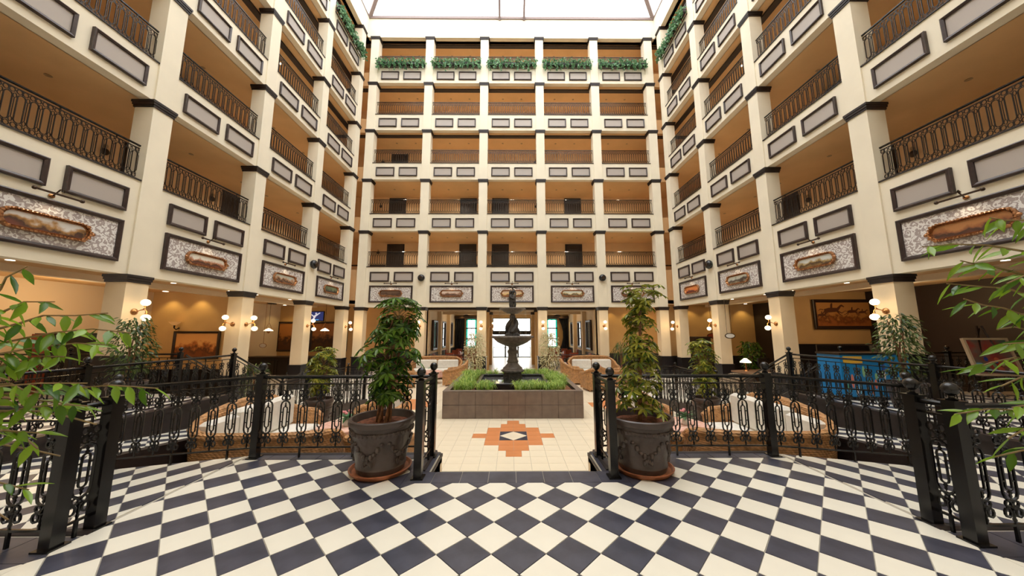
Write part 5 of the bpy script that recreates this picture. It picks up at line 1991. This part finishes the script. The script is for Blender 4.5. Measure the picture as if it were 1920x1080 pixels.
fg.tube([(-.12, -.07, -.2), (-.02, -.07, .02), (.08, -.07, .08), (.26, -.07, .2)], [.05, .06, .05, .025], 5)
fg.sphere((.02, -.07, .16), (.05, .01, .055), 8, 6)
fg.tube([(-.1, -.07, -.02), (-.25, -.07, .1)], [.04, .02], 5)
fg.v = [(a, -.07 + (b + .07) * .1, c) for a, b, c in fg.v]
fg.build('player_figure', mat('screen_figure', (0.6, 0.6, 0.7), .4, emit=(0.5, 0.55, 0.7), estr=.8), tv)
MB().box(-.2, .2, -.069, -.066, -.24, -.19).build('score_strip', mat('screen_strip', (0.05, 0.3, 0.6), .4, emit=(0.05, 0.3, 0.7), estr=1.0), tv)

bar = thing('bar_counter', 'long dark bar counter in the left corner lobby with brown top', 'bar', (-11.4, 17.6, FL))
MB().box(-2.3, 2.0, -.3, .3, 0, 1.02).build('counter_body', 'blackdado', bar)
MB().bbox(-2.38, 2.08, -.38, .38, 1.02, 1.08, .01).build('counter_top', 'darkwood', bar)
for i in range(6):
    MB().frame(-2.25 + .7 * i, -1.65 + .7 * i, .12, .92, .06, -.33, -.3, .006).build('counter_panel', 'blackdado', bar)


def pendant(label, x, y, z):
    r = thing('pendant_lamp', label, 'lamp', (x, y, z), 0, 'brass pendant lamps over the bar')
    MB().tube([(0, 0, .42), (0, 0, 2.98 - z)], .008, 5).build('cord', 'darkbrass', r)
    for s in (-1, 1):
        MB().tube([(s * .17, 0, .02), (s * .10, 0, .25), (0, 0, .42)], .008, 5).build('hanger_arm', 'brass', r)
    MB().lathe([(.21, 0), (.20, .03), (.12, .10), (.05, .13), (.03, .15)], 18).build('glass_shade', 'globe', r, smooth=True)
    MB().lathe([(.0, -.12), (.03, -.10), (.07, -.05), (.08, -.01), (.17, .0)], 14).build('oil_font', 'brass', r, smooth=True)


pendant('brass pendant lamp with white shade hanging left of the third left column', -12.6, 17.0, 1.50)
pendant('brass pendant lamp with white shade hanging right of the third left column', -9.7, 17.0, 1.50)
pendant('brass pendant lamp with white shade hanging at the far left frame edge', -9.3 - .9, 5.9, 1.85)
for lab, x, y, z in (('small white oval sign hanging before the left mural', -12.5, 16.6, .78), ('small white oval sign hanging on the dark mural', -10.3, 19.3, .95), ('small white oval sign between the last left columns', -7.0, 19.2, .95)):
    r = thing('oval_sign', lab, 'sign', (x, y, z))
    M_ = Matrix.Rotation(pi / 2, 4, 'X')
    MB().lathe([(0, 0), (.17, 0), (.165, .02), (0, .02)], 20, rx=1.0, ry=.62).xf(M_).build('sign_plate', 'tablewhite', r)
    rm_ = MB()
    rm_.tube([(.17 * cos(2 * pi * i / 20), -.015, .105 * sin(2 * pi * i / 20)) for i in range(20)], .012, 4, True)
    rm_.build('sign_rim', 'brass', r)
    MB().tube([(0, 0, .10), (0, .0, .6), (0, 0, 2.99 - z)], .007, 4).build('sign_rod', 'brass', r)
for lab, x, y, z, m in (('brown wooden oval sign hanging before the right office', 10.9, 17.4, 1.22, 'redchair'), ('white oval sign at the third right column', 9.0, 13.5, 1.28, 'tablewhite')):
    r = thing('oval_sign', lab, 'sign', (x, y, z))
    M_ = Matrix.Rotation(pi / 2, 4, 'X')
    k = .5 if m == 'redchair' else .2
    MB().lathe([(0, 0), (k, 0), (k * .96, .03), (0, .03)], 24, rx=1.0, ry=.30 if m == 'redchair' else .5).xf(M_).build('sign_plate', m, r)
    rm_ = MB()
    q = .30 if m == 'redchair' else .5
    rm_.tube([(k * cos(2 * pi * i / 24), -.02, k * q * sin(2 * pi * i / 24)) for i in range(24)], .02, 4, True)
    rm_.build('sign_rim', 'darkbrass', r)
    for qx in (-.5, .5):
        MB().tube([(k * qx, .01, k * q * .8), (k * qx, .01, 2.99 - z)], .008, 4).build('sign_rod', 'darkbrass', r)
sc = thing('wall_sconce', 'dark bronze half bowl sconce on the ochre wall above the left landscape painting', 'lamp', (-12.75, 12.58, 1.62))
MB().lathe([(.05, 0), (.1, .05), (.16, .11), (.165, .13)], 16, (0, -.18, .1)).build('bowl_shade', mat('amber_glass', (.5, .25, .08), .4, emit=(1, .5, .15), estr=.25), sc, smooth=True)
MB().tube([(0, 0, 0), (0, -.1, -.06), (0, -.18, .0), (0, -.18, .1)], [.03, .02, .02, .03], 6).build('arm', 'iron', sc, smooth=True)
tag(MB().lathe([(.0, 0), (.22, 0), (.24, .03), (.2, .05), (0, .06)], 18).build('ceiling_speaker', 'speaker', None, (-13.0, 17.6, 2.94)), 'round dark ceiling speaker over the bar', 'speaker')

# left lobby: dark cupboard with brown door, red notice
cb = thing('tall_cabinet', 'dark tall cabinet with a brown side panel beyond the left walkway railing', 'cabinet', (-12.4, 9.4, FL))
MB().box(-.75, .75, -.3, .3, 0, 2.35).build('cabinet_body', 'speaker', cb)
MB().box(-.78, -.25, -.33, -.3, .05, 2.33).build('cabinet_door', 'redchair', cb)
MB().sphere((-.32, -.35, 1.2), .03).build('door_knob', 'brass', cb)
struct('baseboard_left', MB().box(-13.9, -13.86, -6, 12.6, FL, .1), 'blackdado', label='black baseboard band of the left lobby wall')
nt_ = thing('notice_board', 'small red notice frame low behind the left railing', 'notice', (-10.6, 8.9, .28))
MB().frame(-.3, .3, -.35, .35, .05, -.04, 0, .005).build('notice_frame', mat('red_frame', (.6, .05, .03), .5), nt_)
MB().box(-.26, .26, -.02, 0, -.31, .31).build('notice_sheet', 'pale', nt_)
MB().tube([(0, .03, -.35), (0, .03, FL - .28)], .02, 5).build('stand', 'iron', nt_)

# right lobby: blue mural board, easel poster
mu = thing('chest_freezer', 'bright blue chest freezer with yellow patch and glass top on the right walkway', 'freezer', (7.95, 7.5, 0))
MB().bbox(-.76, .76, -.27, .27, .06, .98, .015).build('freezer_body', 'cyan', mu)
MB().box(-.70, -.28, -.278, -.268, .78, .93).build('yellow_patch', 'yellow', mu)
g3 = random.Random(5)
mcols = [mat('mural_%d' % i, c, .5) for i, c in enumerate(((.02, .06, .40), (.25, .6, .85), (.35, .6, .3), (.75, .2, .12), (.1, .35, .25), (.75, .6, .5)))]
for i in range(34):
    x, z = g3.uniform(-.66, .68), g3.uniform(.16, .62 if i % 3 else .86)
    w_, h_ = g3.uniform(.02, .05), g3.uniform(.04, .17)
    if x < -.22 and z + h_ > .74:
        continue
    MB().sphere((x, -.268, z), (w_, .008, h_), 8, 5).build('printed_shape', mcols[i % 6], mu)
MB().frame(-.78, .78, .96, 1.0, .012, -.285, .285, 0).build('top_rim', 'darkbrass', mu)
MB().box(-.75, .75, -.26, .26, 1.0, 1.012).build('glass_lid', 'glass', mu)
MB().frame(-.76, .76, 1.0, 1.16, .016, .24, .27, 0).build('sneeze_guard_frame', 'darkbrass', mu)
MB().box(-.75, .75, .25, .256, 1.01, 1.15).build('sneeze_guard', 'glass', mu)
for sx in (-1, 1):
    for sy in (-1, 1):
        MB().lathe([(.025, 0), (.03, .06)], 8, (sx * .68, sy * .2, 0)).build('foot', 'iron', mu)
es = thing('easel_poster', 'colourful red and teal poster leaning on a dark easel in the right lobby', 'poster', (11.0, 7.35, 0), -.15)
pst = mat('poster_print', (.5, .04, .03), .5, col2=(.04, .28, .26), scale=2.2)
T_ = Matrix.Rotation(-.22, 4, 'X')
MB().box(-.40, .40, -.02, .02, .52, 1.30).xf(T_).build('poster_panel', pst, es)
MB().frame(-.44, .44, .48, 1.34, .045, -.045, .02, 0).xf(T_).build('poster_frame', 'pale', es)
g4 = random.Random(9)
for i in range(14):
    MB().sphere((g4.uniform(-.33, .33), -.022, g4.uniform(.58, .92)), (g4.uniform(.03, .09), .006, g4.uniform(.02, .06)), 8, 5).xf(T_).build('printed_shape', mcols[(i * 5 + 2) % 6], es)
for s in (-1, 1):
    MB().tube([(s * .35, .05, 0), (s * .05, .32, 1.6)], .02, 5).build('easel_leg', 'darkwood', es)
MB().tube([(0, .75, 0), (0, .32, 1.55)], .02, 5).build('easel_leg', 'darkwood', es)
# right office: desk, monitor, lamp, armchairs, dark cabinet
dk_ = thing('office_desk', 'dark wooden desk with curved brown top in the right office', 'desk', (10.0, 13.4, FL), .25)
MB().box(-.8, .8, -.35, .35, 0, .72).build('desk_body', 'darkwood', dk_)
MB().prism([(-.95, -.5), (.95, -.42), (.95, .42), (-.95, .42)], .72, .78, 'z').build('desk_top', mat('desk_top_wood', (.25, .14, .08), .3), dk_)
mo = thing('computer_monitor', 'black computer monitor on the office desk', 'monitor', (10.25, 13.45, FL + .78), .2)
MB().bbox(-.28, .28, -.03, .02, .12, .50, .01).build('screen', 'speaker', mo)
MB().lathe([(.12, 0), (.11, .02), (.025, .03), (.02, .2)], 12).build('stand', 'speaker', mo, smooth=True)
la = thing('table_lamp', 'brass table lamp with white shade beside the third right column', 'lamp', (9.45, 13.35, FL + .78))
MB().lathe([(.09, 0), (.08, .02), (.025, .05), (.035, .15), (.02, .28), (.02, .34)], 14).build('lamp_base', 'brass', la, smooth=True)
MB().lathe([(.20, .33), (.19, .37), (.09, .46), (.05, .50)], 18).build('lamp_shade', 'globe', la, smooth=True)
for i, (x, y, rz_, lab) in enumerate(((8.3, 12.6, pi - .2, 'mottled brown fabric tub chair before the office desk, left one'), (9.7, 12.2, pi + .2, 'mottled brown fabric tub chair before the office desk, right one'))):
    r = thing('tub_chair', lab, 'armchair', (x, y, FL), rz_)
    sh = []
    for j in range(13):
        a = -.15 * pi + 1.3 * pi * j / 12
        sh.append([(.42 * cos(a), .40 * sin(a), .1), (.45 * cos(a), .43 * sin(a), .5 + .35 * max(0, sin(a))), (.36 * cos(a), .34 * sin(a), .5 + .35 * max(0, sin(a))), (.34 * cos(a), .32 * sin(a), .1)])
    MB().loft(sh, True, True).build('tub_back', 'leopard', r, smooth=True)
    MB().lathe([(.0, .2), (.36, .2), (.37, .40), (.33, .45), (0, .46)], 20).build('seat', 'leopard', r, smooth=True)
    for a in range(4):
        MB().lathe([(.02, 0), (.028, .2)], 6, (.27 * cos(a * pi / 2 + .78), .27 * sin(a * pi / 2 + .78), 0)).build('leg', 'darkwood', r)
kc = thing('tall_cabinet', 'tall dark cabinet between the last two right columns', 'cabinet', (9.95, 17.3, FL))
MB().box(-.42, .42, -.25, .25, 0, 2.0).build('cabinet_body', 'darkwood', kc)
for s in (-1, 1):
    MB().frame(s * .21 - .19, s * .21 + .19, .1, 1.9, .05, -.28, -.25, .006).build('cabinet_door', 'darkwood', kc)
MB().bbox(-.46, .46, -.29, .29, 2.0, 2.08, .02).build('cornice', 'darkwood', kc)
for s, sd in ((-1, 'left'), (1, 'right')):
    # mirrors on the dining lobby walls
    for i, (y, w_) in enumerate(((21.8, 1.3), (24.6, 1.3), (27.6, 1.3))):
        r = thing('wall_mirror', 'tall dark framed mirror on the %s dining wall, %s from the court' % (sd, ORD[i]), 'mirror', (s * 5.16, y, 1.22), -s * pi / 2, 'tall dark framed mirrors')
        MB().frame(-w_ / 2, w_ / 2, -.98, .98, .13, -.11, 0, .02).build('mirror_frame', 'darkwood', r)
        MB().box(-w_ / 2 + .1, w_ / 2 - .1, -.03, -.01, -.88, .88).build('mirror_glass', 'mirror', r)
        for q in (-1, 1):
            MB().box(q * w_ * .16 - .02, q * w_ * .16 + .02, -.05, -.03, -.88, .88).build('mirror_bar', 'darkwood', r)
    cu = thing('window_curtain', 'dark navy floor length curtain with carved pelmet beside the %s stained window' % sd, 'curtain', (s * 4.15, 29.75, FL))
    for q, (a, b) in enumerate(((.15, 1.0), (-1.28, -1.1))):
        rows = []
        for j in range(7):
            t = j / 6
            pinch = 1 - (.45 * sin(pi * min(1, (1 - t) * 1.2)) if s > 0 and q == 0 else 0)
            row = []
            for i in range(29):
                u = i / 28
                x = a + (b - a) * (1 - (1 - u) * pinch)
                row.append((s * x, .05 * sin(u * 34), 3.5 * t))
            rows.append(row)
        m = MB()
        m.add([p for r_ in rows for p in r_] + [(p[0], p[1] + .03, p[2]) for r_ in rows for p in r_],
              [(j * 29 + i, j * 29 + i + 1, (j + 1) * 29 + i + 1, (j + 1) * 29 + i) for j in range(6) for i in range(28)]
              + [(203 + j * 29 + i, 203 + (j + 1) * 29 + i, 203 + (j + 1) * 29 + i + 1, 203 + j * 29 + i + 1) for j in range(6) for i in range(28)])
        m.build('curtain_panel', 'navy', cu, smooth=True)
    MB().bbox(-1.35, 1.15, -.16, .1, 3.5, 3.72, .02).build('pelmet', 'darkwood', cu)
    MB().prism([(-.35, 3.72), (.35, 3.72), (.18, 3.80), (.08, 3.90), (-.08, 3.90), (-.18, 3.80)], -.14, -.05, 'y').build('pelmet_crest', 'darkwood', cu)


# ------------------------------------------------------------------ dining tables and chairs behind the rail
def dining_chair(loc, rz, lab):
    r = thing('dining_chair', lab, 'chair', loc, rz, 'red leather dining chairs')
    MB().bbox(-.22, .22, -.22, .22, .42, .50, .02).build('seat', 'redchair', r, smooth=True)
    MB().bbox(-.23, .23, .17, .25, .50, 1.02, .025).build('backrest', 'redchair', r, smooth=True)
    for sx in (-1, 1):
        for sy in (-1, 1):
            MB().tube([(sx * .19, sy * .19, .42), (sx * .2, sy * .21, 0)], [.022, .016], 6).build('leg', 'darkwood', r)


tn = 0
for s, sd in ((-1, 'left'), (1, 'right')):
    for i, (x, y) in enumerate(((3.9, 20.0), (2.7, 22.4), (4.1, 24.8))):
        r = thing('dining_table', 'square white topped dining table in the %s dining lobby, %s from the court' % (sd, ORD[i]), 'table', (s * x, y, FL))
        MB().bbox(-.42, .42, -.42, .42, .72, .76, .008).build('tabletop', 'tablewhite', r)
        MB().lathe([(.25, 0), (.24, .03), (.04, .06), (.035, .72)], 14).build('pedestal', 'iron', r, smooth=True)
        for k, (dx, dy, rz_) in enumerate(((-.62, 0, pi / 2), (.62, 0, -pi / 2), (0, .62, 0), (0, -.62, pi))):
            dining_chair((s * x + dx, y + dy, FL), rz_, 'red leather dining chair at the %s %s dining table, %s' % (ORD[i], sd, ['left side', 'right side', 'far side', 'court side'][k]))
        for k in range(3):
            g = thing('wine_glass', 'clear stemmed glass on the %s %s dining table, %s' % (ORD[i], sd, ['left', 'centre', 'right'][k]), 'glass', (s * x - .2 + .2 * k, y - .1 + .1 * (k % 2), FL + .76), 0, 'glasses on the dining tables')
            MB().lathe([(.035, 0), (.004, .006), (.004, .08), (.03, .11), (.036, .15), (.03, .19)], 10).build('goblet', 'glass', g, smooth=True)
# gallery wall lamps
for k in (1, 2, 3):
    for i, x in enumerate((-8.6, -5.5, 1.6, 5.6)):
        r = thing('gallery_wall_lamp', 'small round bronze lamp on the %s rear gallery wall, %s from the left' % (LV[k - 1], ORD[i]), 'lamp', (x, 20.5, T[k] + 1.45), 0, 'bronze gallery wall lamps')
        MB().sphere((0, -.06, 0), (.10, .06, .10), 10, 7).build('lamp_bowl', 'darkbrass', r, smooth=True)
        MB().sphere((0, -.06, .16), (.05, .05, .06), 8, 6).build('lamp_shade', 'dimlight', r, smooth=True)
for sd, s in (('left', -1), ('right', 1)):
    for i, y in enumerate((8.6, 11.9)):
        r = thing('gallery_wall_lamp', 'small round bronze lamp on the lowest %s gallery wall, %s from the front' % (sd, ORD[i]), 'lamp', (s * 11.5, y, T[1] + 1.45), -s * pi / 2, 'bronze gallery wall lamps')
        MB().sphere((0, -.06, 0), (.10, .06, .10), 10, 7).build('lamp_bowl', 'darkbrass', r, smooth=True)
        MB().sphere((0, -.06, .16), (.05, .05, .06), 8, 6).build('lamp_shade', 'dimlight', r, smooth=True)
